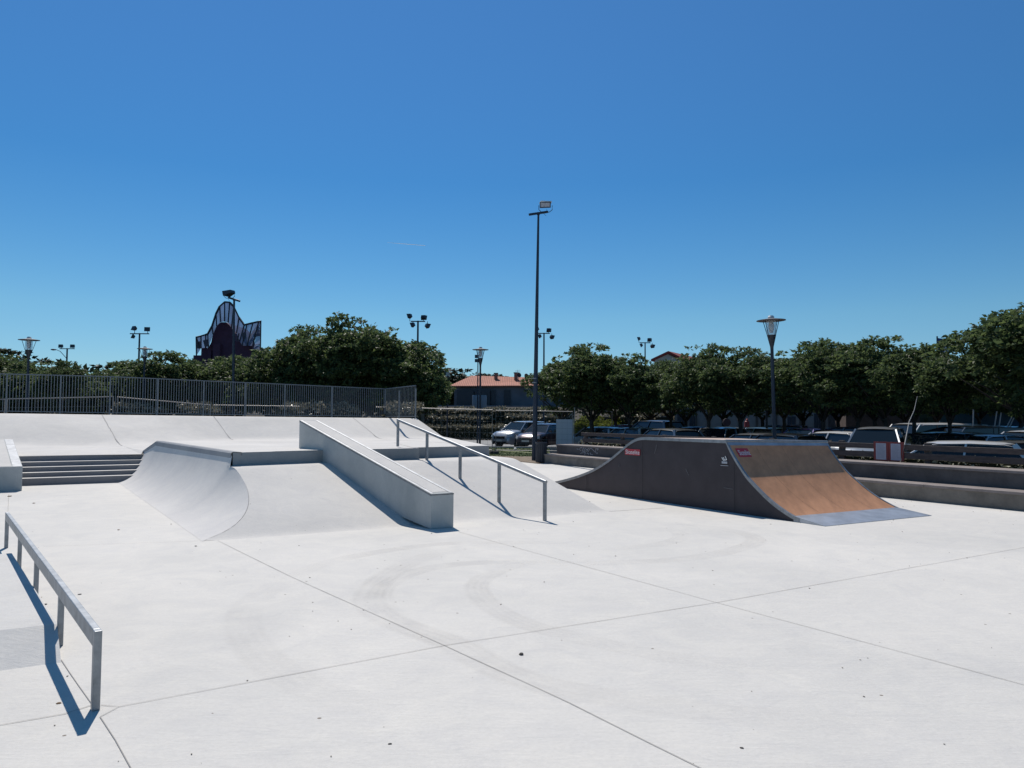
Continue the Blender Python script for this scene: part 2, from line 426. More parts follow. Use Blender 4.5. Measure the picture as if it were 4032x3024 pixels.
rb.grid([[r[-1] for r in rows], [r[-1] + nback * (1.6 * (r[-1].z + .3)) - Z * (r[-1].z + .3) for r in rows]])
rb.build('slope', M_bank, rear, world=True, smooth=True)
for a, b_ in (((401, 1635), (480, 1755)), ((841, 1641), (917, 1732)), ((1390, 1648), (1504, 1729))):
    ta, fo = fpt(a[0]), FT[[480, 917, 1504].index(b_[0]) + 2]
    pts = []
    for t in [0, .1, .21, .35, .6, 1]:
        p = fo + (ta - fo) * t; p.z = fo.z + (ta.z - fo.z) * (t * t / .42 if t < .21 else (t - .105) / .895); pts.append(p)
    strip(pts, .03, .006, 'joint', mat('joint_soft', (.40, .385, .37), .9), rear, .012)
strip([FT[4], P(1814, 1748, .96)], .03, .012, 'joint', MATS['joint_soft'], plat)
# railing
M_rail = mat('railing_grey', (.16, .18, .20), .5, .3)
rl = thing('bar_railing', tuple(v2(fx(800))), 0, 'long grey vertical bar railing along the top of the rear bank', 'railing')
HB = 1.33
def bay(pa, pb, n, ha, hb, name='bar_panel'):
    b = MB(); L_ = (pb - pa)
    for i in range(n + 1):
        t = i / n; p = pa + L_ * t; h = ha + (hb - ha) * t
        b.bar(p + Z * .06, p + Z * h, .012, .022, up=Vector((L_.x, L_.y, 0)).normalized())
    b.bar(pa + Z * ha, pb + Z * hb, .03, .035); b.bar(pa + Z * .08, pb + Z * .08, .03, .03)
    b.build(name, M_rail, rl, world=True)
posts = [-480, -170, 30, 452, 832, 1160, 1563]
hh = lambda sx: interp(sx, [0, 452, 1160, 1563], [(1627 - 1471), (1634 - 1483), (1643 - 1514), (1645 - 1530)]) * (fx(sx).y + .95) / F
for a, c in zip(posts, posts[1:]):
    pa, pc = fpt(a) + nbk * 1.2, fpt(c) + nbk * 1.2
    bay(pa, pc, max(4, int((pc - pa).length / .094)), hh(a), hh(c))
for a in posts + [1350, 645, 250, 1000]:
    p = fpt(a) + nbk * 1.2; MB().box(p + Z * (hh(a) / 2), (.05, .05, hh(a)), math.atan2(nback.y, nback.x)).build('post', M_rail, rl, world=True)
pr = Q(1636, 1646, 30.3); pr.z = 1.6
bay(fpt(1563) + nbk * 1.2, pr, 24, hh(1563), hh(1563) * .965); 
for t in (.5, 1): p = (fpt(1563) + nbk * 1.2) * (1 - t) + pr * t; MB().box(Vector((p.x, p.y, 1.6 + .6)), (.05, .05, 1.22)).build('post', M_rail, rl, world=True)
# ---- long ledge down the bank
nb0, nb1 = P(1696, 2084), P(1785.5, 2076); wd = nb1 - nb0
fb0 = P(1177, 1764, 1.0); ax = v2(fb0 - nb0).normalized(); ftop = Q(1177, 1655, fb0.y).z; ntop = Q(1695, 1946, nb0.y).z
LL = v2(fb0 - nb0).length
lg = thing('long_ledge', tuple(nb0), 0, 'long slanting concrete box ledge running down the bank beside the handrail', 'skate ledge')
def lp(t, s, z): return Vector((nb0.x, nb0.y, 0)) + ax * (LL * t) + wd * s + Z * z
zt = lambda t: ntop + (ftop - ntop) * t
MB().hexa([lp(0, 0, 0), lp(0, 1, 0), lp(1, 1, .5), lp(1, 0, .5), lp(0, 0, zt(0)), lp(0, 1, zt(0)), lp(1, 1, zt(1)), lp(1, 0, zt(1))]).build('body', M_wall, lg, world=True, bevel=.006)
def tstrip(s0, s1, t0=0.0, t1=1.0, dz=.003):
    return [[lp(t0, s0, zt(t0) + dz), lp(t0, s1, zt(t0) + dz)], [lp(t1, s0, zt(t1) + dz), lp(t1, s1, zt(t1) + dz)]]
MB().grid(tstrip(.17, .83, .015, .985)).build('top', M_bank, lg, world=True)
for s0 in (.152, .836): MB().grid(tstrip(s0, s0 + .014, .01, .99, .005)).build('seam', mat('seam_dark', (.10, .10, .10), .9), lg, world=True)
for s0, s1 in ((0.02, .15), (.85, .98)): MB().grid(tstrip(s0, s1, .003, .997, .004)).build('steel_edge', M_edge, lg, world=True)
M_angle = mat('steel_angle', (.20, .21, .22), .6, .3, 9, .3)
ang = MB()
ang.add([lp(0, -.004, zt(0)), lp(1, -.004, zt(1)), lp(1, -.004, zt(1) - .028), lp(0, -.004, zt(0) - .028)], [(0, 1, 2, 3)])
ang.add([lp(-.0008, 0, zt(0)), lp(-.0008, 1, zt(0)), lp(-.0008, 1, zt(0) - .022), lp(-.0008, 0, zt(0) - .022)], [(0, 1, 2, 3)])
ang.build('steel_angle', M_angle, lg, world=True)
# ---- handrail down the bank
tp = [(1566, 1653), (1681, 1703), (1812, 1762), (1966, 1824), (2145, 1897)]
bp_ = [(1566, 1758, 1.0), (1681, 1808, .78), (1812, 1876, .53), (1966, 1969, .21), (2145, 2050, 0)]
bs = [P(*q) for q in bp_]; A_, B_ = bs[0], bs[-1]
for i in (1, 2, 3):       # keep the posts in one vertical plane
    r = ray(bp_[i][0], 1800); k = r.x / r.y; d_ = B_ - A_; t = (k * A_.y - A_.x) / (d_.x - k * d_.y); p = A_ + d_ * t
    zz_ = (bankz((p - O).dot(u), (p - O).dot(nrm))); bs[i] = Vector((p.x, p.y, zz_ - .01))
hr = thing('sloping_handrail', tuple(v2(bs[-1])), 0, 'slim steel handrail on five posts sloping down the concrete bank', 'handrail')
tops_ = [Q(x, y, b_.y) for (x, y), b_ in zip(tp, bs)]
zl = lambda i: tops_[0].z + (tops_[-1].z - tops_[0].z) * v2(bs[i] - bs[0]).length / v2(bs[-1] - bs[0]).length
T = [Vector((b_.x, b_.y, zl(i))) for i, b_ in enumerate(bs)]
hd = v2(bs[-1] - bs[0]).normalized()
MB().tube([T[0] - hd * .02 - Z * 0, T[-1] + hd * .03 - Z * .005], .028, 12).build('rail', M_galv, hr, world=True, smooth=True)
for t_, b_ in zip(T, bs):
    MB().bar(b_, t_ - Z * .015, .045, .05, up=hd).build('post', M_galv, hr, world=True, bevel=.004)
    MB().box(b_ + Z * .012, (.13, .11, .012), math.atan2(hd.y, hd.x)).build('base_plate', M_galv, hr, world=True) if 0 else None
# ---- flat rail in the foreground
fbs = [(24, 2157), (80, 2212), (145, 2330), (243, 2530), (379, 2795)]
f0, f1 = P(*fbs[0]), P(375, 2793)
fr = thing('flat_rail', tuple(f1), 0, 'low wide steel grind rail on five posts in the left foreground', 'grind rail')
zf0, zf1 = Q(28, 2016, f0.y).z, Q(375, 2484, f1.y).z
fd = v2(f1 - f0).normalized(); fs_ = Vector((-fd.y, fd.x, 0))
RH = (zf0 + zf1) / 2; RW = .040; RHH = .092
MB().bar(Vector((f0.x, f0.y, RH - RHH / 2)) + fd * .031, Vector((f1.x, f1.y, RH - RHH / 2)) - fd * .031, RW, RHH).build('rail', M_galv, fr, world=True, bevel=.005)
def onl(sx, base_y):
    r = ray(sx, base_y); k = r.x / r.y; d_ = f1 - f0; t = (k * f0.y - f0.x) / (d_.x - k * d_.y); return f0 + d_ * t
for sx, sy in ((26, 2157), (76, 2215), (141, 2330), (236, 2520), (381, 2795)):
    p = onl(sx, sy); hgt = RH - RHH + .002
    if sx == 26: p = f0.copy(); hgt = RH
    if sx == 381: p = f1.copy(); hgt = RH
    MB().box((p.x, p.y, hgt / 2), (.052, RW - (.004 if hgt < RH else 0), hgt), math.atan2(fd.y, fd.x)).build('post', M_galv, fr, world=True, bevel=.004)
# ---- low pad behind the rail
padz = .14
off = fs_ * -.07
def onrail(sx, z=0):
    p = onl(sx, 2400); q = p - Vector((fs_.x, fs_.y, 0)) * (-.06 if fs_.x < 0 else .06); return q
cA, cB, cC = P(241, 2608, 0), P(225, 2456, padz), P(46, 2178, padz)
wl2 = (P(0, 2641, 0) - cA).normalized()
pd = MB()
L4 = 5
top = [cB, cC, cC + wl2 * L4, cB + wl2 * L4]
pd.poly(top); pd.poly([cA, cB, cB + wl2 * L4, cA + wl2 * L4]); pd.poly([cA, cC - Z * padz, cC, cB]); pd.poly([cC - Z * padz, cC, cC + wl2 * L4, cC + wl2 * L4 - Z * padz])
PAD = pd.build('manual_pad', concrete('pad_concrete', (.64, .625, .60), (.56, .55, .53), .8, 1.0))
tag(PAD, 'low wide concrete pad with a sloping front edge left of the grind rail', 'skate pad')
# ---- square ledge beside the stairs
e0 = P(86, 1932.5); eh = Q(86, 1837, e0.y).z
sl = thing('square_ledge', tuple(e0), 0, 'blocky sloping concrete ledge left of the stairs, cut by the photo edge', 'skate ledge')
far = P(51, 1730, 1.0); f_ax = v2(far - e0)
def lq(t, s, z): return Vector((e0.x, e0.y, 0)) + f_ax * t - su * s + Z * z
WD = 1.3; zq = lambda t: eh + (1.0 - eh) * t
MB().hexa([lq(0, WD, 0), lq(0, 0, 0), lq(1, 0, 0), lq(1, WD, 0), lq(0, WD, zq(0)), lq(0, 0, zq(0)), lq(1, 0, zq(1)), lq(1, WD, zq(1))]).build('body', M_wall, sl, world=True, bevel=.008)
def sq(t0, t1, s0, s1, dz): return [[lq(t0, s0, zq(t0) + dz), lq(t0, s1, zq(t0) + dz)], [lq(t1, s0, zq(t1) + dz), lq(t1, s1, zq(t1) + dz)]]
MB().grid(sq(.012, .99, .20, WD - .2, .003)).build('top', M_bank, sl, world=True)
MB().grid(sq(.004, .996, .01, .18, .004)).build('steel_edge', M_edge, sl, world=True)

# ---- bits lying on the floor
M_stone = mat('dark_stone', (.06, .055, .05), .9, 0, 30, .4)
def pebble(sx, sy, r, label, name='pebble', m=M_stone, cat='pebble', flat=.45):
    bm = bmesh.new(); r *= .8; bmesh.ops.create_icosphere(bm, subdivisions=2, radius=r)
    for v in bm.verts: v.co *= random.uniform(.75, 1.2); v.co.z *= flat; v.co.x *= 1.3
    me = bpy.data.meshes.new(name); bm.to_mesh(me); bm.free(); me.materials.append(m); o = bpy.data.objects.new(name, me); COL.objects.link(o)
    p = P(sx, sy); o.location = p + Z * (r * flat * .7); o.rotation_euler.z = random.uniform(0, 6); XF[o.name] = Matrix.Identity(4)
    return tag(o, label, cat)
pebble(2052, 2578, .020, 'dark stone lying alone in the middle of the open floor')
M_leaf_dry = mat('dry_leaf', (.16, .10, .05), .9)
for x, y, r, l in ((771, 2151, .020, 'small dark pebble just below the foot of the quarter pipe'), (314, 2341, .016, 'small dark pebble right of the middle of the grind rail'),
                   (467, 2087, .022, 'flat brown leaf bit on the floor between grind rail and quarter pipe'), (133, 1982, .03, 'brown leaf bit on the floor near the square ledge'),
                   (232, 2770, .014, 'tan leaf bit left of the nearest post of the grind rail'), (38, 1955, .045, 'dark leaf bit just in front of the square ledge'),
                   (177, 2381, .02, 'dark twig bit beside the second nearest rail post'), (760, 1965, .02, 'tiny dark speck below the quarter pipe lip'),
                   (1535, 2930, .010, 'tiny dark speck near the bottom edge of the photo'), (2921, 2946, .010, 'tiny dark speck at the bottom right of the floor')):
    pebble(x, y, r, l, 'leaf_bit' if 'leaf' in l else 'pebble', M_leaf_dry if 'leaf' in l else M_stone, 'leaf' if 'leaf' in l else 'pebble', .3)
deb = MB()
for _ in range(300):
    x, y = random.uniform(-6, 12), random.uniform(3, 18) ** 1.0
    s_ = random.uniform(.0012, .0042) * (1 + y / 9); a = random.uniform(0, 6.28)
    deb.box((x, y, .002 + s_ * .25), (s_ * random.uniform(1, 2.4), s_, s_ * .5), a)
DB = tag(deb.build('debris', mat('debris', (.24, .20, .16), .9)), 'tiny bits of grit and dry plant litter scattered over the floor', 'debris', kind='stuff')
# ------------------------------------------------------------------ the mini ramp
M_panel = mat('dark_panel', (.052, .044, .049), .55, 0, 2.5, .14, .04, 90, spec=.25)
M_wood = mat('ramp_surface', (.48, .245, .135), .6, 0, 2.0, .16, .03, 50, stretch=(3, .35, 3), spec=.2)
M_decks = mat('deck_board', (.55, .40, .31), .6, 0, 3, .1)
rB, rA = P(3131, 2055), P(2230, 1923)
Ld = (rA - rB).normalized(); rC, rD = P(3249, 2073), P(3668, 2031)
Wd_ = rD - rC; Wn = Wd_.normalized(); WW = 2.66
ramp = thing('mini_ramp', tuple(rB), 0, 'dark sided wooden ramp with brown curved surface and flat top deck', 'skate ramp')
Hd = 1.245; SE, SG = 1.45, 3.62
C0 = -.50                                  # where the right transition starts
PX = [-.50, -.2, .02, .3, .57, .935, 1.10, 1.26, 1.36, 1.45]; PY = [0, .035, .085, .20, .350, .615, .778, .965, 1.10, 1.245]
def smooth_table(xs, ys):
    pts = catmull([Vector((x, y, 0)) for x, y in zip(xs, ys)], 8); return [p.x for p in pts], [p.y for p in pts]
PX, PY = smooth_table(PX, PY)
LX, LY = smooth_table([3.62, 3.80, 3.97, 4.12, 4.32, 4.71, 5.15, 5.62, 6.2, 6.91, 7.5], [1.245, 1.232, 1.185, 1.12, 1.01, .79, .585, .42, .265, .115, .03])
def zr(s):
    if s < SE: return interp(s, PX, PY)
    if s <= SG: return Hd
    return interp(s, LX, LY)
def rp(s, w_, z):                           # w_ 0..1 across; the far side sits 4 cm lower
    return rB + Ld * s + Wn * (w_ * WW) + Z * (z * (1 - .035 * w_))
def frange(a, b, n): return [a + (b - a) * i / n for i in range(n + 1)]
# side panels
right = frange(0, SE, 26); left = frange(SG, 7.5, 34)
sidetop = [(s, zr(s) - .035) for s in right] + [(s, Hd - .035) for s in (SG,)] + [(s, max(.004, zr(s) - .035)) for s in left[1:]]
for w_, nm in ((0.0, 0), (1.0, 1)):
    o_ = .006 if w_ == 0 else -.006
    poly = [rp(s, w_, z) + Wn * o_ for s, z in sidetop] + [rp(7.5, w_, .0) + Wn * o_, rp(0, w_, .0) + Wn * o_]
    MB().prism(poly, Wn * (.02 if w_ == 0 else -.02)).build('side_panel', M_panel, ramp, world=True)
# edge band of steel along the near and far side
ss = frange(-.08, SE, 30) + frange(SG, 7.5, 36)
for w_ in (0, 1):
    rows = []
    sg = 1 if w_ == 0 else -1
    for s in ss:
        z = max(.02, zr(s)); c = rp(s, w_, z); rows.append([c + Wn * (-.012 * sg) - Z * .052, c + Wn * (-.012 * sg) + Z * .006, c + Wn * (.035 * sg) + Z * .006])
    MB().grid(rows).build('edge_strip', M_galv, ramp, world=True, smooth=False)
# curved riding surfaces
def surf(sl_, name, m, z0=0.0, w0=.014, w1=.986):
    MB().grid([[rp(s, w0 + (w1 - w0) * j / 6, zr(s) + z0) for j in range(7)] for s in sl_]).build(name, m, ramp, world=True, smooth=True)
surf(frange(.02, SE - .05, 28), 'riding_surface', M_wood)
surf(frange(SG + .02, 7.5, 34), 'riding_surface', M_wood)
surf([SE - .02, SG + .02], 'deck', M_decks, .001)
# coping: bent steel sheet at the top of the transition, blue grey in the shade
zc = zr(SE - .055)
MB().grid([[rp(SE - .055, q, zr(SE - .055) + .006), rp(SE - .02, q, zr(SE - .02) + .01), rp(SE + .012, q, Hd + .012), rp(SE + .05, q, Hd + .007)] for q in (0.0, .25, .5, .75, 1.0)]).build('coping', M_galv2, ramp, world=True)
MB().tube([rp(SE - .005, -.003, Hd - .012), rp(SE - .005, 1.003, Hd - .012)], .028, 12).build('coping_pipe', M_galv, ramp, world=True, smooth=True)
# toe plate
zB = zr(.02) + .004
tB0, tB1 = rp(.03, 0, zB), rp(.03, 1, zB)
MB().hexa([rC + Z * .0, rD, rp(.03, 1, 0), rp(.03, 0, 0), rC + Z * .008, rD + Z * .008, tB1, tB0]).build('toe_plate', M_galv2, ramp, world=True)
M_seam = mat('panel_seam', (.015, .015, .017), .8); M_scr2 = mat('scratch_pale', (.16, .16, .17), .8)
for s_ in (1.25, 3.69, 5.6):
    zt_ = min(zr(s_) - .06, Hd - .06); a_ = rp(s_, 0, .02) - Wn * .0155; MB().bar(a_, a_ + Z * (zt_ - .02), .003, .005, up=Ld).build('panel_seam', M_seam, ramp, world=True)
for k_ in (.25, .5, .75):
    MB().grid([[rp(s_, k_ - .0008, zr(s_) + .003), rp(s_, k_ + .0008, zr(s_) + .003)] for s_ in frange(.04, SE - .08, 24)]).build('sheet_seam', mat('sheet_seam', (.16, .085, .045), .8), ramp, world=True)
# ---- writing: maker's plates and mark
try: FONT = bpy.data.fonts.load('/usr/share/fonts/none.ttf')
except Exception: FONT = None
def text(body, name, m, parent, org, xd, yd, height, bold=.0, ext=.0015, width=None, shear=0):
    c = bpy.data.curves.new('t', 'FONT'); c.body = body; c.size = 1; c.extrude = 0; c.offset = bold; c.shear = shear
    o = bpy.data.objects.new('t', c); COL.objects.link(o)
    dg = bpy.context.evaluated_depsgraph_get(); me = bpy.data.meshes.new_from_object(o.evaluated_get(dg)); bpy.data.objects.remove(o)
    xs = [v.co.x for v in me.vertices]; ys = [v.co.y for v in me.vertices]
    x0, x1, y0, y1 = min(xs), max(xs), min(ys), max(ys); k = height / (y1 - y0); kx = k if width is None else width / (x1 - x0)
    xd, yd = Vector(xd).normalized(), Vector(yd).normalized(); nn = xd.cross(yd)
    Mi = XF[parent.name].inverted()
    for v in me.vertices: v.co = Mi @ (Vector(org) + xd * ((v.co.x - x0) * kx) + yd * ((v.co.y - y0) * k) + nn * ext)
    me.materials.clear(); me.materials.append(m); o = bpy.data.objects.new(name, me); COL.objects.link(o); o.parent = parent; XF[o.name] = XF[parent.name]
    return o
M_red = mat('plate_red', (.42, .028, .045), .5); M_white = mat('letter_white', (.78, .78, .78), .5); M_grey = mat('letter_grey', (.42, .44, .48), .5)
def on_side(sx, sy, off=-.010):         # point of the near side plane seen at a pixel
    r = ray(sx, sy); n_ = Wn; o0 = Vector((0, 0, H)); base = rB + Wn * off
    t = (base - o0).dot(n_) / r.dot(n_); return o0 + r * t
a, b_, c_, d_ = on_side(2462, 1766), on_side(2521, 1770), on_side(2520, 1794), on_side(2461, 1790)
pl = MB().prism([a, b_, c_, d_], -Wn * .004).build('maker_plate', M_red, ramp, world=True)
text('Skatelite', 'lettering', M_white, ramp, on_side(2463.5, 1786.5, -.016), -Ld, Z, (a - d_).length * .68, bold=.0, width=(b_ - a).length * .92)
# plate on the curved surface, at the top left of the transition
sp = 1.235
def onr(s, w_, lift): 
    tz_ = (zr(s + .01) - zr(s - .01)) / .02; n_ = (Vector((0, 0, 1)) - Ld * tz_).normalized(); return rp(s, w_, zr(s)) + n_ * lift
w0_, w1_ = .045, .160
MB().grid([[onr(s, w0_ + (w1_ - w0_) * j / 4, .004) for j in range(5)] for s in frange(1.255, 1.365, 6)]).build('maker_plate', M_red, ramp, world=True)
p0 = onr(1.275, w0_ + .010, .008); up_ = (onr(1.335, .1, .008) - onr(1.275, .1, .008))
text('Skatelite', 'lettering', M_white, ramp, p0, Wn, up_, up_.length * 1.1, bold=.0, width=WW * (w1_ - w0_) * .86, ext=.004)
# upturned three pronged mark with two text lines and a fine line under it
g = lambda x, y: (2800 + x * 160 / 1896, 1720 + y * 160 / 1896)
mk = MB()
for p, q in (((505, 955), (575, 1095)), ((575, 955), (625, 1085)), ((655, 905), (722, 1060)), ((560, 1100), (735, 1068))):
    mk.bar(on_side(*g(*p), -.012), on_side(*g(*q), -.012), .006, .013, up=Wn.cross((on_side(*g(*q)) - on_side(*g(*p))).normalized()))
mk.build('emblem', M_white, ramp, world=True)
for x, y, x2, h_ in ((495, 1190, 755, 1.0), (490, 1240, 750, 1.0)):
    text('WHIERSCHEM' if 0 else 'uuniersumn', 'lettering', M_grey, ramp, on_side(*g(x, y), -.012), on_side(*g(x2, y + 4)) - on_side(*g(x, y)), Z, .022, width=(on_side(*g(x2, y)) - on_side(*g(x, y))).length) if 0 else None
for y, hh_ in ((1165, .020), (1218, .016), (1335, .008)):
    MB().bar(on_side(*g(495 if y < 1300 else 445, y), -.012), on_side(*g(752 if y < 1300 else 800, y + 18), -.012), .004, hh_).build('text_line', M_grey, ramp, world=True)

for p_, q_ in (((2586, 1751), (2577, 1786)), ((2438, 1829), (2437, 1838)), ((2700, 1846), (2712, 1872)), ((2850, 1920), (2885, 1926))):
    MB().bar(on_side(*p_, -.0155), on_side(*q_, -.0155), .003, .006, up=Wn.cross(Z)).build('scratch', M_scr2, ramp, world=True)
# ------------------------------------------------------------------ ground around the skatepark
GZ = -.30
M_asph = mat('asphalt', (.065, .065, .068), .9, 0, 8, .3, .3, 120)
M_road = mat('road_pale_asphalt', (.25, .25, .245), .9, 0, 5, .18, .2, 120)
M_grass = mat('turf', (.07, .10, .03), .95, 0, 3, 0, .6, 90, col2=(.13, .15, .06))
M_sand = mat('bare_earth', (.20, .155, .11), .95, 0, 5, .35, .5, 60)
M_kerb = mat('kerb_stone', (.38, .37, .35), .85, 0, 9, .2)
g = MB().add([(-1500, -200, GZ - .03), (1500, -200, GZ - .03), (1500, 3000, GZ - .03), (-1500, 3000, GZ - .03)], [(0, 1, 2, 3)])
tag(g.build('ground', mat('ground_soil', (.10, .10, .06), .95, 0, .5, .3), fix=False), 'dull open ground beyond the car park', kind='structure')
g = MB().add([(-60, 24, GZ - .008), (90, -5, GZ - .008), (140, 110, GZ - .008), (-70, 110, GZ - .008)], [(0, 1, 2, 3)])
tag(g.build('parking_lot', M_asph, fix=False), 'dark asphalt car park behind the skatepark', kind='structure')
g = MB().add([P(1500, 1757, GZ), P(2190, 1757, GZ), P(2190, 1721, GZ), P(1300, 1721, GZ)], [(0, 1, 2, 3)])
tag(g.build('road', M_road, fix=False), 'pale sunlit lane of the car park', kind='structure')
def slab(pts, z0, z1, name, m, label, kind='structure', cat=None):
    b = MB(); b.prism([Vector((p[0], p[1], z0)) for p in pts], (0, 0, z1 - z0)); return tag(b.build(name, m), label, cat, None, kind)
# grass strip between floor and road
gr = [P(1880, 1800, 0), P(2165, 1800, 0), P(2165, 1768, 0), P(1880, 1762, 0)]
gb = MB().prism([p - Z * .4 for p in gr], (0, 0, .412)); tag(gb.build('grass', M_grass), 'small strip of mown grass between concrete floor and car park', kind='structure')
sp = [P(1930, 1806, 0), P(2125, 1827, 0), P(2140, 1800, 0), P(1940, 1796, 0)]
tag(MB().prism([p + Z * .0 for p in sp], (0, 0, .02)).build('sand', M_sand), 'worn patch of bare sandy earth beside the floodlight mast', kind='structure')
bl = MB(); 
for i in range(5200):
    a, b_ = random.random(), random.random(); p = (gr[0] * (1 - a) + gr[1] * a) * (1 - b_) + (gr[3] * (1 - a) + gr[2] * a) * b_
    h = random.uniform(.03, .09); an = random.uniform(0, 6.28); dx, dy = math.cos(an) * .012, math.sin(an) * .012; lx, ly = random.uniform(-.03, .03), random.uniform(-.03, .03)
    bl.add([(p.x - dx, p.y - dy, .01), (p.x + dx, p.y + dy, .01), (p.x + lx, p.y + ly, h)], [(0, 1, 2)])
tag(bl.build('grass_blades', mat('grass_blade', (.08, .13, .035), .8, 0, 5, .3), fix=False), 'short grass blades growing on the strip beside the car park', 'grass', kind='stuff')
ke = MB()
for a, c in ((P(1880, 1760, 0), P(2200, 1763, 0)),):
    n = 14
    for i in range(n):
        p, q = a + (c - a) * (i / n), a + (c - a) * ((i + .985) / n); ke.bar(Vector((p.x, p.y, -.12)), Vector((q.x, q.y, -.12)), .15, .34)
tag(ke.build('kerb', M_kerb), 'pale concrete kerb between grass strip and car park', kind='structure')
# ------------------------------------------------------------------ terraced benches on the right
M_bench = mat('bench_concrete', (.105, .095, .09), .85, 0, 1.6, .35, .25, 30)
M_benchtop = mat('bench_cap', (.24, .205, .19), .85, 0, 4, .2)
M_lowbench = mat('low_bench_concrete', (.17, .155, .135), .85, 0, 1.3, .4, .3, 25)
bA, bB = P(2122, 1822), P(4032, 2014)
bd = (bB - bA).normalized(); bn = Vector((-bd.y, bd.x, 0))        # bn points away from the camera
if bn.y < 0: bn = -bn
BLn = (bB - bA).length + 4.0
def bpt(t, k, z): return bA + bd * t + bn * k + Z * z
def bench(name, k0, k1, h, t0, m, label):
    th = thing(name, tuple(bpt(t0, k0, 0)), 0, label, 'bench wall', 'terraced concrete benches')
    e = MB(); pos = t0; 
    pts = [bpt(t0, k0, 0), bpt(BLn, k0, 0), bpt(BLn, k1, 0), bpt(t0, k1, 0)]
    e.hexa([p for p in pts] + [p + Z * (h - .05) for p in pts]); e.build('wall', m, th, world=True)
    o = .025; c = MB(); n = 7; L_ = BLn - t0 + .0
    for i in range(n):
        a0, a1 = t0 + L_ * i / n - (.03 if i == 0 else -.004), t0 + L_ * (i + 1) / n - .004
        q = [bpt(a0, k0 - o, h - .048), bpt(a1, k0 - o, h - .048), bpt(a1, k1, h - .048), bpt(a0, k1, h - .048)]
        c.hexa(q + [p + Z * .048 for p in q])
    c.build('cap', M_benchtop, th, world=True)
    return th
lb = bench('low_bench', 0, .62, .335, 0, M_lowbench, 'lower step of the long terraced concrete bench, stained pale')
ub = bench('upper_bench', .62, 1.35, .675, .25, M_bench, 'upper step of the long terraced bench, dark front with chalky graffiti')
# graffiti on the front of the upper bench
def on_bench(sx, sy, k=.612):
    r = ray(sx, sy); base = bA + bn * k; t = (base - Vector((0, 0, H))).dot(bn) / r.dot(bn); return Vector((0, 0, H)) + r * t
gg = lambda x, y: (2240 + x * 320 / 2212, 1740 + y * 320 / 2212)
M_chalk = mat('chalk_paint', (.42, .42, .43), .8)
strokes = [[(215, 190), (265, 200)], [(365, 160), (320, 155), (290, 200), (330, 245)], [(365, 250), (400, 150), (450, 255), (365, 250)], [(440, 165), (495, 220), (550, 165)], [(520, 205), (480, 265)],
           [(510, 290), (580, 175), (620, 180), (730, 290), (730, 170)], [(745, 190), (810, 185), (780, 215), (775, 235)], [(760, 280), (775, 325)], [(745, 315), (790, 300)],
           [(315, 320), (345, 298), (385, 300)], [(400, 290), (460, 290), (420, 350)], [(490, 315), (545, 320), (535, 360)], [(570, 300), (610, 345), (655, 350)], [(600, 290), (590, 350)]]
gm = MB()
for s_ in strokes:
    w = [on_bench(*gg(x, y)) - bn * .004 for x, y in s_]
    for a, b_ in zip(w, w[1:]):
        d_ = (b_ - a).normalized(); sd_ = d_.cross(bn).normalized() * .011
        gm.add([a - sd_, a + sd_, b_ + sd_, b_ - sd_], [(0, 1, 2, 3)])
gm.build('graffiti', M_chalk, ub, world=True)
# wooden barrier behind the benches
M_timber = mat('dark_timber', (.088, .066, .058), .8, 0, 4, .35, .3, 30, stretch=(1, 1, 8))
tf = thing('timber_barrier', tuple(bpt(.6, 1.5, 0)), 0, 'low dark timber barrier of two boards and posts behind the terraced bench', 'fence')
T0, FK = .75, 1.48
MB().bar(bpt(T0 - .1, FK - .04, 1.06), bpt(BLn, FK - .04, .985), .045, .118).build('board', M_timber, tf, world=True, bevel=.006)
MB().bar(bpt(T0, FK - .04, .838), bpt(BLn, FK - .04, .812), .045, .135).build('board', M_timber, tf, world=True, bevel=.006)
t = T0 + .1
while t < BLn:
    MB().box(bpt(t, FK + .03, .56), (.13, .09, 1.12), math.atan2(bd.y, bd.x)).build('post', M_timber, tf, world=True, bevel=.006); t += 2.15
# earth bed behind the benches with a low glossy hedge
bed = [bpt(.3, 1.35, 0), bpt(BLn, 1.35, 0), bpt(BLn, 2.3, 0), bpt(.3, 2.3, 0)]
MB_ = MB().hexa([p + Z * GZ for p in bed] + [p + Z * .6 for p in bed]); tag(MB_.build('earth_bed', M_sand), 'strip of earth behind the terraced bench', kind='structure')
# ------------------------------------------------------------------ leaves
def leafmat(name, c0, c1, trans=.35, rough=.38):
    m = bpy.data.materials.new(name); nt, N, L, b = nodes(m)
    gi = N.new('ShaderNodeNewGeometry'); r = N.new('ShaderNodeValToRGB')
    r.color_ramp.elements[0].color = (*c0, 1); r.color_ramp.elements[1].color = (*c1, 1); L.new(gi.outputs['Random Per Island'], r.inputs[0])
    L.new(r.outputs[0], b.inputs['Base Color']); b.inputs['Roughness'].default_value = rough; b.inputs['Specular IOR Level'].default_value = .2
    t_ = N.new('ShaderNodeBsdfTranslucent'); hs_ = N.new('ShaderNodeHueSaturation'); hs_.inputs['Value'].default_value = 1.5; hs_.inputs['Hue'].default_value = .485; L.new(r.outputs[0], hs_.inputs['Color']); L.new(hs_.outputs[0], t_.inputs[0])
    mx_ = N.new('ShaderNodeMixShader'); mx_.inputs[0].default_value = trans; L.new(b.outputs[0], mx_.inputs[1]); L.new(t_.outputs[0], mx_.inputs[2])
    L.new(mx_.outputs[0], N['Material Output'].inputs[0]); return m
ML = leafmat('crown_leaves', (.036, .064, .034), (.105, .150, .052), .42, .55)
ML_dark = leafmat('pine_leaves', (.016, .028, .014), (.04, .055, .026), .12, .6)
ML_hedge = leafmat('hedge_leaves', (.07, .07, .04), (.36, .33, .24), .15, .3)
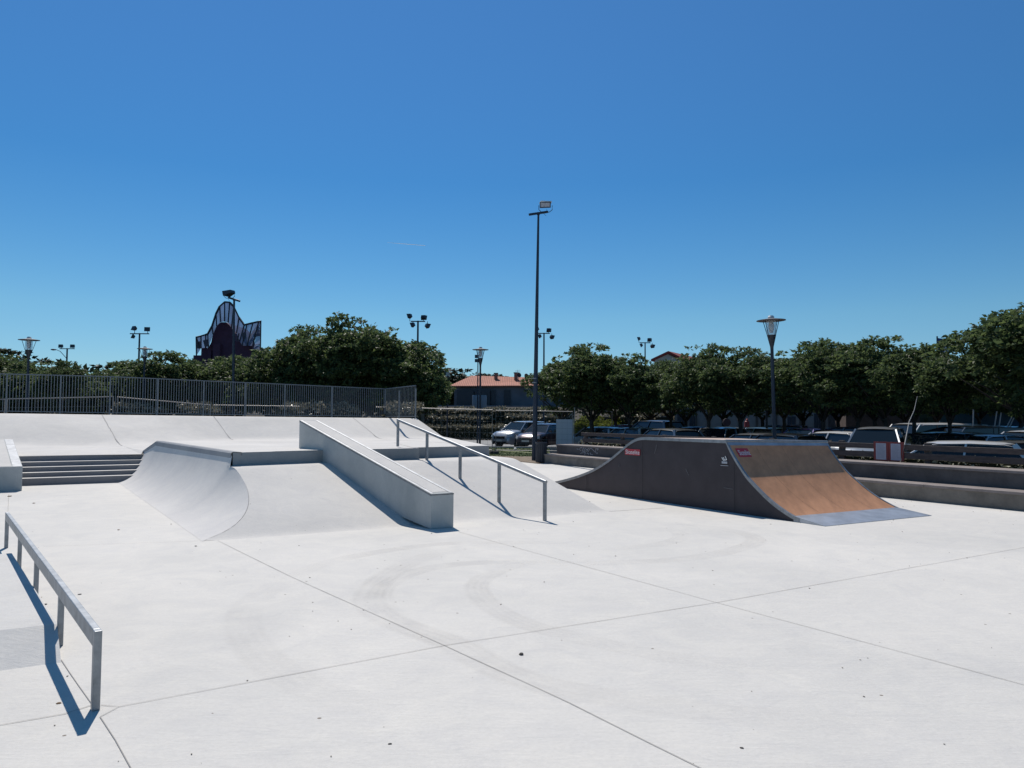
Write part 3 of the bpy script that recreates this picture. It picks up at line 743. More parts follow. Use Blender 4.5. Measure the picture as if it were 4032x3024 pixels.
ML_lime = leafmat('lime_leaves', (.08, .11, .012), (.20, .24, .03), .35, .5)
ML_bed = leafmat('bed_leaves', (.10, .11, .06), (.62, .60, .46), .12, .25)
M_bark = mat('bark', (.045, .038, .034), .95, 0, 12, .4, .5, 25, stretch=(3, 3, .5))
def leaf_mesh(name, C_, Dr, size, m, asp=.42, fold=.3, rnd=rng):
    n = len(C_); Dr = Dr / (np.linalg.norm(Dr, axis=1, keepdims=True) + 1e-9)
    ref = rnd.normal(size=(n, 3)); S = np.cross(Dr, ref); S /= np.linalg.norm(S, axis=1, keepdims=True) + 1e-9
    Nn = np.cross(S, Dr); sz = size * rnd.uniform(.6, 1.3, (n, 1)); 
    base, tip = C_, C_ + Dr * sz; midp = C_ + Dr * sz * .45
    l = midp + S * sz * asp * .5 + Nn * sz * fold * .3; r = midp - S * sz * asp * .5 + Nn * sz * fold * .3
    V = np.stack([base, l, tip - Nn * sz * .12, r], 1).reshape(-1, 3).astype(np.float32)
    me = bpy.data.meshes.new(name); me.vertices.add(4 * n); me.vertices.foreach_set('co', V.ravel())
    me.loops.add(4 * n); me.loops.foreach_set('vertex_index', np.arange(4 * n, dtype=np.int32))
    me.polygons.add(n); me.polygons.foreach_set('loop_start', np.arange(0, 4 * n, 4, dtype=np.int32)); me.polygons.foreach_set('loop_total', np.full(n, 4, dtype=np.int32))
    me.materials.append(m); me.update(calc_edges=True); return me
def crown(seed, R, hgt, nclump, per, leaf, m=None, tips=26, spread=1.0):
    r_ = np.random.default_rng(seed)
    # lobes make the uneven outline
    L_ = []
    for k in range(15):
        a = r_.uniform(0, 2 * np.pi); rad = R * np.sqrt(r_.uniform(0, 1)) * .76; z = hgt * r_.uniform(.30, .72) * (1 - .32 * (rad / R) ** 2)
        L_.append((rad * np.cos(a), rad * np.sin(a), z, R * r_.uniform(.22, .37), hgt * r_.uniform(.15, .26)))
    L_.append((0, 0, hgt * .40, R * .60, hgt * .34)); L_.append((R * .2, 0, hgt * .70, R * .3, hgt * .24))
    L_ = np.array(L_); w_ = L_[:, 3] ** 2; pick = r_.choice(len(L_), nclump, p=w_ / w_.sum())
    d = r_.normal(size=(nclump, 3)); d /= np.linalg.norm(d, axis=1, keepdims=True); d[:, 2] = np.where(r_.uniform(size=nclump) < .55, np.abs(d[:, 2]), d[:, 2])
    sh = r_.uniform(.55, 1.06, (nclump, 1)) ** .6
    C_ = L_[pick, :3] + d * sh * np.stack([L_[pick, 3], L_[pick, 3], L_[pick, 4]], 1)
    # stray shoots
    a = r_.uniform(0, 2 * np.pi, tips); el_ = r_.uniform(.1, 1.4, tips); 
    T_ = np.stack([R * .88 * np.cos(a) * np.cos(el_), R * .88 * np.sin(a) * np.cos(el_), hgt * (.42 + .52 * np.sin(el_))], 1); C_ = np.concatenate([C_, T_])
    C_[:, 2] = np.maximum(C_[:, 2], hgt * .02 * r_.uniform(0, 4, len(C_)))
    n = len(C_); cc = np.repeat(C_, per, 0); out = cc - np.array([0, 0, hgt * .35]); out /= np.linalg.norm(out, axis=1, keepdims=True) + 1e-9
    ang = r_.uniform(0, 2 * np.pi, n * per); dirs = np.stack([np.cos(ang), np.sin(ang), r_.uniform(-1.0, .25, n * per)], 1) + out * .55
    off = np.stack([np.cos(ang), np.sin(ang), r_.uniform(-.6, .5, n * per)], 1) * r_.uniform(.02, .17, (n * per, 1)) * spread
    V_ = cc + off; V_[:, 2] *= hgt * .99 / np.percentile(V_[:, 2], 99.8); k_ = R / np.percentile(np.abs(V_[:, :2]), 99.3); V_[:, :2] *= k_
    return leaf_mesh('crown', V_, dirs, leaf, m or ML, .46, .3, r_)
def trunk_mesh(seed, h, r, R):
    rr_ = random.Random(seed); b = MB(); pts = [Vector((0, 0, 0))]; 
    for i in range(1, 6): pts.append(Vector((rr_.uniform(-.016, .016) * i, rr_.uniform(-.016, .016) * i, h * i / 5)))
    b.tube(pts, [r * 1.25, r, r * .95, r * .9, r * .92, r * .8], 10)
    for k in range(7):
        a = k * 2 * math.pi / 7 + rr_.uniform(-.3, .3); q = pts[-1].copy(); l = [q - Z * rr_.uniform(.05, .5)]
        for j in range(1, 5):
            l.append(q + Vector((math.cos(a), math.sin(a), 0)) * (R * .8 * j / 4) + Z * (h * .16 * j + rr_.uniform(-.1, .1)))
        b.tube(l, [r * .6, r * .45, r * .32, r * .2, r * .08], 7)
    o = b.build('tmp', M_bark, smooth=True); me = o.data; me.name = 'trunk'; bpy.data.objects.remove(o)
    return me
CR0, CH0, TH0 = 2.9, 3.5, 2.35           # crown radius, crown height, height at which the crown starts
CROWNS = [crown(s, CR0, CH0, 1150, 20, .185) for s in (1, 2, 3, 4)]
TRUNKS = [trunk_mesh(s, TH0 + .3, .13, CR0) for s in (5, 6, 7)]
def tree(i, x, y, top, R, label, group, z0=GZ, base=None, name='broadleaf_tree', leaf=None):
    """top: height of the crown's top; base: height where the crown starts"""
    base = z0 + (top - z0) * .40 if base is None else base
    t_ = thing(name, (x, y, z0), random.uniform(0, 6.28), label, 'tree', group)
    c = bpy.data.objects.new('crown', CROWNS[i % len(CROWNS)]); COL.objects.link(c); c.parent = t_; XF[c.name] = XF[t_.name]
    kz = (top - base) / (CH0 * .98); kx = R / CR0; c.location = (0, 0, base - z0); c.scale = (kx, kx, kz)
    if leaf: c.material_slots[0].link = 'OBJECT'; c.material_slots[0].material = leaf
    k = bpy.data.objects.new('trunk', TRUNKS[i % 3]); COL.objects.link(k); k.parent = t_; XF[k.name] = XF[t_.name]; kk = (base - z0 + .1) / (TH0 + .3); k.scale = (kx * .95, kx * .95, kk)
    return t_
def tre(i, sx, stop, y, R, label, group=None, name='broadleaf_tree', base_sy=None, z0=GZ, leaf=None):
    q = Q(sx, stop, y); bz_ = Q(sx, base_sy, y).z if base_sy else None
    return tree(i, q.x, q.y, q.z, R, label, group, z0, bz_, name, leaf)
GR = 'broadleaf trees in the car park'
TR = [ # sx, top, y, R, base_sy
 (2215, 1440, 41, 2.0, 1650, 'left end tree of the row behind the site fence, reaching the tall mast'),
 (2330, 1366, 39, 2.7, 1650, 'round topped tree above the graffiti bench, right of the tall mast'),
 (2480, 1402, 37.5, 2.1, 1646, 'tree in front of the small four head floodlight right of the tall mast'),
 (2640, 1428, 40, 2.3, 1645, 'tree just below the red gable roof'),
 (2790, 1366, 35, 2.1, 1644, 'tree above the middle of the dark ramp side'),
 (2915, 1378, 34, 2.3, 1644, 'tree to the left of the big right hand lantern lamp'),
 (3085, 1420, 37, 2.3, 1644, 'tree directly behind the big right hand lantern lamp'),
 (3235, 1352, 31, 2.3, 1644, 'tree with the high left shoulder right of the big lantern lamp'),
 (3375, 1362, 29.5, 2.0, 1644, 'tree behind the left sign panel, with a dip in its top'),
 (3480, 1338, 28, 2.1, 1644, 'tree with the highest middle top, above the right sign panel'),
 (3595, 1366, 26.5, 1.7, 1644, 'tree just left of the blue and white flag'),
 (3735, 1408, 25, 1.6, 1644, 'tree below the blue and white flag'),
 (4050, 1234, 22.5, 2.35, 1668, 'biggest nearest tree filling the right edge of the photo'),
 (4230, 1180, 21, 2.7, 1668, 'dark tree partly cut by the right edge of the photo')]
for i, (sx, tp, y, R, bs_, lab) in enumerate(TR): tre(i, sx, tp, y, R, lab, GR, base_sy=bs_)
GR2 = 'broadleaf trees left of the tall mast'
TL = [(1225, 1296, 49.0, 3.5, 1630, 'left shoulder of the biggest tree mass behind the railing'),
 (1345, 1256, 47.0, 3.5, 1630, 'tallest tree behind the railing, peak of the big dark mass'),
 (1485, 1298, 46.0, 3.8, 1640, 'right shoulder tree of the big mass behind the railing'),
 (1605, 1385, 48.0, 2.5, 1660, 'tree sloping down beside the end of the railing'),
 (1675, 1440, 49.0, 1.55, 1650, 'small outer tree between the railing end and the tiled roof house'),
 (1075, 1405, 51.0, 3.49, 1650, 'low tree in front of the right foot of the purple tower'),
 (930, 1412, 53.0, 3.58, 1650, 'low tree in front of the middle of the purple tower'),
 (760, 1420, 52.0, 2.93, 1650, 'low tree in front of the left foot of the purple tower'),
 (655, 1394, 50.0, 3.24, 1650, 'round tree right of the second lantern lamp on the left'),
 (520, 1428, 54.0, 3.16, 1650, 'flat tree around the second lantern lamp on the left'),
 (405, 1482, 57.0, 3.37, 1650, 'low dark tree in the dip left of the second lantern lamp'),
 (250, 1428, 44.0, 1.70, 1600, 'slim tree with spiky shoots under the small double floodlight'),
 (285, 1480, 48.0, 2.19, 1650, 'low tree right of the slim spiky tree'),
 (130, 1432, 50.0, 3.51, 1650, 'wide tree behind the leftmost lantern lamp'),
 (10, 1402, 52.0, 3.07, 1650, 'tree at the left edge of the photo'), (-160, 1390, 50.0, 3.51, 1650, 'tree cut by the left edge of the photo')]
for i, (sx, tp, y, R, bs_, lab) in enumerate(TL): tre(i + 1, sx, tp, y, R, lab, GR2, base_sy=bs_)
# second rows fill the gaps
BK = [(2420, 1440, 52, 2.9), (2560, 1450, 54, 2.9), (2850, 1440, 50, 2.9), (2700, 1440, 52, 2.8), (3000, 1450, 48, 2.9), (3160, 1440, 46, 2.9), (3300, 1420, 44, 2.8), (3560, 1430, 40, 2.6), (3440, 1420, 41, 2.6), (3680, 1430, 37, 2.4), (3850, 1425, 34, 2.0), (4010, 1330, 32, 2.6)]
nth = ['first', 'second', 'third', 'fourth', 'fifth', 'sixth', 'seventh', 'eighth', 'ninth', 'tenth', 'eleventh', 'twelfth']
for i, (sx, tp, y, R) in enumerate(sorted(BK)): tre(i + 2, sx, tp, y, R, 'shaded back row tree, %s from the left, seen through the front row on the right' % nth[i], 'back row trees on the right', base_sy=1650)
BK2 = [(100, 1470, 64, 3.9), (330, 1500, 66, 4.1), (600, 1460, 64, 3.9), (860, 1450, 63, 3.9), (1120, 1420, 62, 4.0), (1420, 1400, 60, 4.2), (1580, 1450, 60, 3.8)]
for i, (sx, tp, y, R) in enumerate(BK2): tre(i, sx, tp, y, R, 'shaded back row tree, %s from the left, seen through the railing' % nth[i], 'back row trees behind the railing', base_sy=1650)
# distant pines
PINE = [crown(31, 3.2, 4.2, 520, 14, .34, ML_dark, 60, 1.4), crown(32, 3.2, 3.4, 520, 14, .34, ML_dark, 60, 1.4)]
for i, (sx, tp, y, R, lab) in enumerate([(15, 1392, 60, 4.2, 'spiky dark pine at the far left behind the round tree'), (370, 1470, 70, 5.0, 'spiky dark pine in the dip left of the second lantern lamp'), (470, 1450, 72, 5.0, 'spiky dark pine behind the second lantern lamp on the left'),
        (1700, 1470, 150, 9, 'far pine left of the tiled roof house'), (1785, 1462, 150, 8, 'far pine behind the small lantern lamp beside the tiled roof'), (1852, 1460, 150, 8, 'far pine right behind the left end of the tiled roof'), (1935, 1482, 160, 6, 'far low pine behind the ridge of the tiled roof')]):
    q = Q(sx, tp, y); t_ = thing('pine_tree', (q.x, q.y, GZ), i * 1.3, lab, 'tree', 'far pines')
    bz_ = (q.z - GZ) * .3
    c = bpy.data.objects.new('crown', PINE[i % 2]); COL.objects.link(c); c.parent = t_; c.location = (0, 0, bz_); c.scale = (R / 3.2, R / 3.2, (q.z - GZ - bz_) / 4.0)
    k = bpy.data.objects.new('trunk', TRUNKS[i % 3]); COL.objects.link(k); k.parent = t_; k.scale = (1.4, 1.4, (bz_ + .5) / (TH0 + .3))
# ------------------------------------------------------------------ hedges and bank behind the car park
def leafbox(name, pts, zb, zt, dens, leaf, m, label, cat, group=None, core=(.02, .025, .012), kind=None, bulge=.35, parent=None):
    """pts: centre line; hedge of given half depth"""
    r_ = rng; Cs = []; Ds = []
    core_b = MB()
    for (a, b_, hw) in pts:
        a, b_ = Vector((a[0], a[1], 0)), Vector((b_[0], b_[1], 0)); L_ = (b_ - a).length; d_ = (b_ - a) / L_; n_ = Vector((-d_.y, d_.x, 0))
        n = int(L_ * (2 * hw + 2 * (zt - zb)) * dens)
        t_ = r_.uniform(0, 1, n); f = r_.uniform(0, 1, n); side = r_.uniform(0, 1, n)
        hgt = (zt - zb)
        wob = bulge * np.array([math.sin(q * L_ * 1.7) * .5 + math.sin(q * L_ * 4.1 + 1) * .3 + r_.uniform(-.3, .3) for q in t_]) * hgt * .3
        u_ = np.where(side < .5, r_.uniform(-1, 1, n), np.where(side < .75, -1, 1) * r_.uniform(.8, 1.1, n))
        z_ = np.where(side < .5, 1.0, r_.uniform(0, 1, n))
        X = a.x + d_.x * t_ * L_ + n_.x * u_ * hw; Y = a.y + d_.y * t_ * L_ + n_.y * u_ * hw; Zz = zb + hgt * z_ * (1 - .12 * u_ ** 2) + wob * z_
        Cs.append(np.stack([X, Y, Zz], 1)); dd = r_.normal(size=(n, 3)); dd[:, 2] += .5; Ds.append(dd)
        core_b.bar(a + Z * (zb + hgt * .45), b_ + Z * (zb + hgt * .45), 2 * hw * .86, hgt * .8)
    me = leaf_mesh('foliage', np.concatenate(Cs), np.concatenate(Ds), leaf, m, .55)
    if kind:
        cm = core_b.build(name, mat('hedge_core', core, .95)); bm = bmesh.new(); bm.from_mesh(cm.data); bm.from_mesh(me)
        o = cm; n0 = len(cm.data.polygons); bm.to_mesh(o.data); bm.free(); o.data.materials.append(m)
        for p in o.data.polygons[n0:]: p.material_index = 1
        return tag(o, label, cat, group, kind)
    a = pts[0][0]; th = thing(name, (a[0], a[1], zb), 0, label, cat, group)
    o = bpy.data.objects.new('foliage', me); COL.objects.link(o); o.parent = th; o.location = (-a[0], -a[1], -zb); XF[o.name] = XF[th.name]
    core_b.build('branches', mat('hedge_core', core, .95), th, world=True)
    return th
leafbox('low_hedge', [(bpt(.4, 1.85, 0)[:2], bpt(BLn, 1.85, 0)[:2], .36)], .42, .80, 190, .085, ML_bed, 'low glossy pale leaved hedge below the boards of the timber barrier', 'hedge', None)
hx = lambda sx, y: (Q(sx, 1650, y).x, y)
leafbox('clipped_hedge', [(hx(1450, 70), hx(2080, 68), .9)], GZ, GZ + 1.25, 30, .24, ML_hedge, 'low clipped dull hedge along the pale lane', 'hedge', None, (.05, .042, .03))
leafbox('upper_hedge', [(hx(1500, 76), hx(2260, 74), 1.5)], 1.1, 2.55, 26, .30, ML_hedge, 'taller loose hedge on the slope below the tiled roof house', 'hedge', None, (.05, .045, .03))
leafbox('slope_shrub', [(hx(1640, 73), hx(1920, 72.5), 1.0)], .55, 1.75, 26, .28, ML_hedge, 'loose shrub row halfway up the slope left of the lantern lamp', 'shrub', None, (.05, .045, .03))
leafbox('slope_shrub', [(hx(1990, 72), hx(2200, 71), 1.0)], .6, 1.9, 26, .28, ML_hedge, 'loose shrub row on the slope just behind the tall mast', 'shrub', None, (.05, .045, .03))
leafbox('right_hedge', [(hx(2400, 62), hx(2620, 58), 1.2)], .1, 2.1, 26, .28, ML_hedge, 'dull sloping hedge behind the parked cars left of the pale building', 'hedge', None, (.05, .045, .03))
for sx, y, lab in ((2290, 60, 'yellow green bush behind the white board on the site fence'), (2345, 60, 'yellow green bush right of the white board'), (2425, 60, 'yellow green bush above the red roofed car'), (2365, 58, 'yellow green bush between two tree trunks')):
    p = hx(sx, y); t_ = thing('lime_bush', (p[0], p[1], GZ), 0, lab, 'bush', 'lime green bushes')
    me = CROWNS[0]; o = bpy.data.objects.new('foliage', me); COL.objects.link(o); o.parent = t_; o.scale = (.36, .36, .62 if sx != 2365 else .45); o.material_slots[0].link = 'OBJECT'; o.material_slots[0].material = ML_lime
em = [(-60, 72), (60, 66), (80, 130), (-70, 130)]
g = MB().add([(-70, 71.5, GZ), (11, 69.5, GZ), (12, 82, 2.9), (-72, 82, 2.9), (-90, 140, 3.2), (12, 140, 3.2), (17, 69, GZ), (17, 140, GZ)], [(0, 1, 2, 3), (3, 2, 5, 4), (1, 6, 7, 5, 2)])
tag(g.build('embankment', mat('embankment_soil', (.07, .06, .045), .95, 0, 1.2, .4), fix=False), 'earth slope rising behind the car park to the tiled roof house', kind='structure')
# shrubs seen low through the railing
for k, (sx, y, w, lab) in enumerate(((545, 46, 1.4, 'grey green shrub low behind the railing beside the pale cars'), (790, 44, 1.2, 'grey green shrub low behind the railing right of the pale cars'), (1230, 42, 1.6, 'brownish shrub low behind the railing below the big tree'),
        (1330, 42, 1.2, 'second brownish shrub low behind the railing'), (1590, 36, .9, 'bright shrub at the end of the railing'))):
    p = hx(sx, y); zt_ = Q(sx, 1600, y).z; leafbox('low_shrub', [((p[0] - w, p[1]), (p[0] + w, p[1]), .8)], GZ, zt_, 50, .2, ML_hedge, lab, 'shrub', 'shrubs behind the railing')
# ------------------------------------------------------------------ lamps and masts
M_mast = mat('mast_paint', (.020, .032, .055), .45, .2)
M_lampmetal = mat('lamp_metal', (.035, .045, .06), .4, .3)
M_disc = mat('lamp_disc', (.20, .19, .19), .55, .1)
M_glass_ = bpy.data.materials.new('lamp_glass'); nt, N, L, b = nodes(M_glass_); b.inputs['Base Color'].default_value = (.8, .85, .88, 1); b.inputs['Roughness'].default_value = .15
tr = N.new('ShaderNodeBsdfTransparent'); tr.inputs[0].default_value = (.85, .9, .93, 1); mx = N.new('ShaderNodeMixShader'); mx.inputs[0].default_value = .32; L.new(tr.outputs[0], mx.inputs[1]); L.new(b.outputs[0], mx.inputs[2]); L.new(mx.outputs[0], N['Material Output'].inputs[0])
M_bulb = mat('frosted_glass', (.62, .64, .64), .4)
M_floodglass = mat('flood_glass', (.42, .42, .46), .3, 0, 30, .3)
M_floodbox = mat('flood_housing', (.05, .05, .06), .5)
def lantern(sx, sy, y, base_z, label, s=1.0, tilt=0, group='lantern lamps with flat discs'):
    top = Q(sx, sy, y); t_ = thing('lantern_lamp', (top.x, top.y, base_z), random.uniform(0, 6), label, 'street lamp', group)
    Hh = top.z - base_z; lamp = lambda z: Hh - (1.05 - z) * s      # z measured from 1.05 m below the tip
    MB().tube([(0, 0, 0), (0, 0, lamp(0))], .055 * s + .01, 12, .042 * s + .008).build('pole', M_mast, t_, smooth=True)
    MB().lathe([(.05 * s, lamp(0) - .02), (.055 * s, lamp(.05)), (.14 * s, lamp(.42)), (.13 * s, lamp(.43))], n=18).build('lamp_base', M_lampmetal, t_, smooth=True)
    MB().lathe([(.13 * s, lamp(.42)), (.155 * s, lamp(.55)), (.15 * s, lamp(.88)), (.09 * s, lamp(1.0)), (.02 * s, lamp(1.04))], n=18).build('globe', M_glass_, t_, smooth=True)
    MB().lathe([(.05 * s, lamp(.5)), (.085 * s, lamp(.62)), (.095 * s, lamp(.72)), (.06 * s, lamp(.84)), (.01, lamp(.87))], n=14).build('bulb', M_bulb, t_, smooth=True)
    MB().lathe([(.075 * s, lamp(.955)), (.105 * s, lamp(1.0)), (.07 * s, lamp(1.05)), (.005, lamp(1.055))], n=14).build('cap', M_bulb, t_, smooth=True)
    MB().lathe([(.16 * s, lamp(.88)), (.45 * s, lamp(.885)), (.45 * s, lamp(.902)), (.15 * s, lamp(.955))], n=32).build('disc', M_disc, t_, smooth=True)
    for k in range(4):
        a = k * math.pi / 2 + .5; MB().tube([(math.cos(a) * .13 * s, math.sin(a) * .13 * s, lamp(.33)), (math.cos(a) * .30 * s, math.sin(a) * .30 * s, lamp(.885))], .011 * s, 6).build('strut', M_lampmetal, t_)
    return t_
lantern(3048, 1243, 24.0, GZ, 'big lantern lamp with a flat disc rising above the tree row right of the ramp').rotation_euler.y = -.02
lantern(3016, 1404, 39.5, GZ, 'lantern lamp half hidden in leaves just left of the big lantern lamp')
lantern(1892, 1366, 41.5, GZ, 'lantern lamp in front of the tiled roof house')
lantern(1763, 1452, 63, GZ, 'small lantern lamp at the left end of the tiled roof')
lantern(1802, 1543, 100, 2.9, 'tiny lantern lamp against the wall of the tiled roof house', .65)
lantern(115, 1326, 35.5, GZ, 'leftmost lantern lamp with a flat disc above the railing')
lantern(571, 1364, 46.5, GZ, 'lantern lamp beside the three head floodlight mast on the left')
def head(b_, c, d, u_=Z, w=.34, h=.24, dp=.16):
    d = Vector(d).normalized(); s_ = d.cross(Z).normalized(); up = s_.cross(d)
    M = Matrix((s_, d, up)).transposed(); c = Vector(c)
    f = [(-w / 2, dp / 2, -h / 2), (w / 2, dp / 2, -h / 2), (w / 2, dp / 2, h / 2), (-w / 2, dp / 2, h / 2)]; bk = [(-w / 3, -dp / 2, -h / 3.4), (w / 3, -dp / 2, -h / 3.4), (w / 3, -dp / 2, h / 3.4), (-w / 3, -dp / 2, h / 3.4)]
    b_.hexa([c + M @ Vector(q) for q in bk] + [c + M @ Vector(q) for q in f]); return b_
def floods(sx, sy, y, label, heads, arm=.55, r=.07, s=1.0, extra=None):
    top = Q(sx, sy, y); t_ = thing('floodlight_mast', (top.x, top.y, GZ), 0, label, 'floodlight mast', 'floodlight masts'); Hh = top.z - GZ
    MB().tube([(0, 0, 0), (0, 0, Hh - .25 * s)], r * 1.25, 10, r * .8).build('pole', M_mast, t_, smooth=True)
    MB().bar((-arm * s, 0, Hh - .3 * s), (arm * s, 0, Hh - .3 * s), .07 * s, .08 * s).build('crossarm', M_mast, t_)
    for hx_, hz, d in heads: 
        h_ = head(MB(), (hx_ * s, -.05, Hh + hz * s), d, w=.46 * s, h=.36 * s, dp=.26 * s); h_.tube([(hx_ * s, 0, Hh - .3 * s), (hx_ * s, 0, Hh + hz * s)], .025 * s, 6); h_.build('floodlight', M_lampmetal, t_)
    if extra: extra(t_, Hh)
    return t_
four = [(-.62, .12, (-1, .3, -.35)), (.42, .02, (.35, 1, -.4)), (-.38, -.55, (-1, .2, -.4)), (.72, -.62, (.9, .6, -.5))]
floods(1646, 1250, 60, 'four head floodlight mast right of the big dark tree', four, s=1.05, r=.09)
floods(2142, 1300, 66, 'four head floodlight mast close beside the tall mast', four, s=.95, r=.08)
floods(2540, 1338, 72, 'four head floodlight mast above the right hand tree row', four, s=.95, r=.07)
floods(550, 1300, 66, 'three head floodlight mast on the left with a lantern lamp beside it', [(-.42, .12, (-.6, -1, .5)), (.68, .05, (.2, -1, .1)), (-.5, -.55, (-1, -.5, .5))], arm=.8, s=1.05, r=.085)
def arm_l(t_, Hh):
    MB().tube([(0, 0, Hh - 1.3), (-.7, 0, Hh - .55), (-1.2, 0, Hh - .35)], .03, 6).build('side_arm', M_mast, t_)
    MB().lathe([(.05, -.05), (.26, 0), (.2, .09), (.03, .12)], (-1.4, 0, Hh - .42), 12).build('side_lamp', M_floodbox, t_, smooth=True)
floods(265, 1362, 76, 'far double floodlight mast with a small side lamp on the left', [(-.62, -.05, (0, -1, .1)), (.62, -.05, (0, -1, .1))], arm=.8, s=.95, r=.09, extra=arm_l)
floods(1118, 1348, 56, 'floodlight mast almost hidden by the left shoulder of the big tree', [(-.2, 0, (0, -1, 0)), (-.2, -.5, (0, -1, 0)), (.6, 0, (.3, -1, 0))], arm=.5, s=.75)
floods(1882, 1404, 58, 'thin two head floodlight mast just left of the lantern lamp by the house', [(-.1, 0, (0, -1, 0)), (-.1, -.45, (0, -1, 0))], arm=.3, s=.72, r=.05)
def yoke_mast(base, topx, topy, label, r0, r1, flip=False, s=1.0):
    tp = Q(topx, topy, base.y); t_ = thing('floodlight_mast', tuple(base), 0, label, 'floodlight mast', 'floodlight masts')
    T_ = tp - base
    MB().tube([(0, 0, 0), T_ * .5, T_], r0, 14, r1).build('pole', M_mast, t_, smooth=True)
    MB().tube([T_ - Z * .0, T_ + Z * .05 * s], .06 * s, 10).build('collar', M_mast, t_)
    f = -1 if flip else 1
    a, b_ = T_ + Vector((-.36 * f, -.25, -.06)) * s, T_ + Vector((.37 * f, .25, .19)) * s
    MB().bar(a, b_, .07 * s, .085 * s).build('crossarm', M_mast, t_)
    c = T_ + Vector((.28 * f, .1, .40)) * s
    if not flip:
        hb = MB(); head(hb, c, (-.15, -1, -.12), w=.43 * s, h=.23 * s, dp=.24 * s); hb.build('floodlight', M_floodbox, t_)
        gl = MB(); d = Vector((-.15, -1, -.12)).normalized(); head(gl, c + d * (.122 * s) + Z * .005, d, w=.36 * s, h=.15 * s, dp=.012 * s); gl.build('glass', M_floodglass, t_)
        MB().box(c + Vector((0, .05, .125)) * s, (.43 * s, .30 * s, .06 * s), .14).build('lid', M_bulb, t_)
    else:
        hb = MB(); head(hb, c, (-.9, .3, -.25), w=.5 * s, h=.24 * s, dp=.42 * s); hb.build('floodlight', M_lampmetal, t_)
    w_ = .26 * s
    MB().tube([c + Vector((-w_, 0, 0)), c + Vector((-w_, 0, -.17 * s)), c + Vector((-w_ * .6, 0, -.26 * s)), c + Vector((w_ * .6, 0, -.26 * s)), c + Vector((w_, 0, -.17 * s)), c + Vector((w_, 0, 0))], .014 * s, 6).build('yoke', M_mast, t_)
    MB().tube([c + Vector((.05, .05, -.12)) * s, c + Vector((.04, .05, -.2)) * s, c + Vector((-.08, .05, -.3)) * s, c + Vector((.02, .02, -.4)) * s], .008 * s, 5).build('cable', M_mast, t_)
    return t_
mb_ = P(2104, 1815); MM = yoke_mast(Vector((mb_.x, mb_.y, 0)), 2120, 846, 'tallest dark floodlight mast with one boxy floodlight, middle of the photo', .105, .040)
for z0 in (2.98, 3.14): MB().lathe([(.101, z0), (.101, z0 + .035)], (.0, 0, 0), 14).build('clamp_band', M_galv, MM)
qb = Q(922, 1500, 42); yoke_mast(Vector((qb.x, qb.y, GZ)), 922, 1184, 'floodlight mast standing in front of the purple tower', .085, .055, True, 1.15)
# litter bin beside the mast
M_bin = mat('bin_slats', (.03, .035, .045), .6, 0, 4, .2)
bq = P(2131, 1823); bn_ = thing('litter_bin', (bq.x, bq.y, 0), 0, 'round dark slatted litter bin at the foot of the tallest mast', 'litter bin')
for k in range(20):
    a = 2 * math.pi * k / 20; MB().box((math.cos(a) * .25, math.sin(a) * .25, .40), (.02, .062, .72), a).build('slat', M_bin, bn_)
MB().lathe([(.225, .05), (.235, .1), (.235, .70), (.2, .72)], n=20).build('liner', mat('bin_liner', (.015, .015, .018), .6), bn_, smooth=True)
MB().lathe([(.265, .72), (.28, .74), (.27, .78), (.235, .78), (.235, .72)], n=24).build('rim', M_bin, bn_, smooth=True)
bn_.scale = (.80, .80, .97)
# ------------------------------------------------------------------ site fence panels
M_heras = mat('fence_tube', (.27, .26, .25), .5, .5); M_wire = mat('fence_wire', (.16, .17, .18), .5, .5); M_block = mat('fence_foot', (.05, .05, .05), .9)
def heras(x0, y0top, x1, y1top, d0, d1, label, board=False, base=0.0):
    a, b_ = Q(x0, y0top, d0), Q(x1, y1top, d1); zt0, zt1 = a.z, b_.z; a.z = b_.z = base
    t_ = thing('site_fence_panel', tuple(a), 0, label, 'site fence', 'temporary site fence panels')
    A_, B_ = a.copy(), b_.copy(); A_.z, B_.z = zt0, zt1; d = (b_ - a).normalized()
    f = MB(); f.tube([a + Z * .05, A_, B_, b_ + Z * .05], .021, 8); f.tube([a + Z * .18, b_ + Z * .18], .018, 8); f.build('frame', M_heras, t_, world=True)
    L_ = (b_ - a).length; wm = MB()
    n = int(L_ / .22)
    for i in range(1, n): t = i / n; p = a * (1 - t) + b_ * t; wm.bar(p + Z * .2, p + Z * ((zt0 - base) * (1 - t) + (zt1 - base) * t), .004, .004, up=d)
    for i in range(1, 7): t = i / 7; wm.bar(a + Z * (.18 + (zt0 - base - .18) * t), b_ + Z * (.18 + (zt1 - base - .18) * t), .006, .006)
    wm.build('wire_mesh', M_wire, t_, world=True)
    for p in (a, b_): MB().box(p + Z * .07, (.22, .62, .14), .1).build('foot', M_block, t_, world=True)
    return t_
hz0 = -.0
heras(1480, 1603, 1939, 1614, 36, 34.5, 'site fence panel between the railing end and the lantern lamp', base=0)
heras(1953, 1616, 2254, 1621, 34.3, 33.6, 'site fence panel behind the tall mast, with the white board behind it', base=0)
heras(2262, 1606, 2410, 1622, 37, 44, 'site fence panel turning away behind the timber barrier', base=GZ)
LB = GZ
heras(-240, 1580, 20, 1572, 30, 29.5, 'site fence panel behind the railing, cut by the left edge of the photo', base=LB)
heras(30, 1571, 447, 1562, 29.5, 28.6, 'site fence panel behind the left part of the railing, rising to the right', base=LB)
heras(462, 1563, 828, 1595, 29, 33, 'site fence panel behind the railing, falling to the right beside the pale cars', base=LB)
heras(840, 1595, 1180, 1600, 34.2, 35.6, 'site fence panel behind the middle of the railing', base=LB)
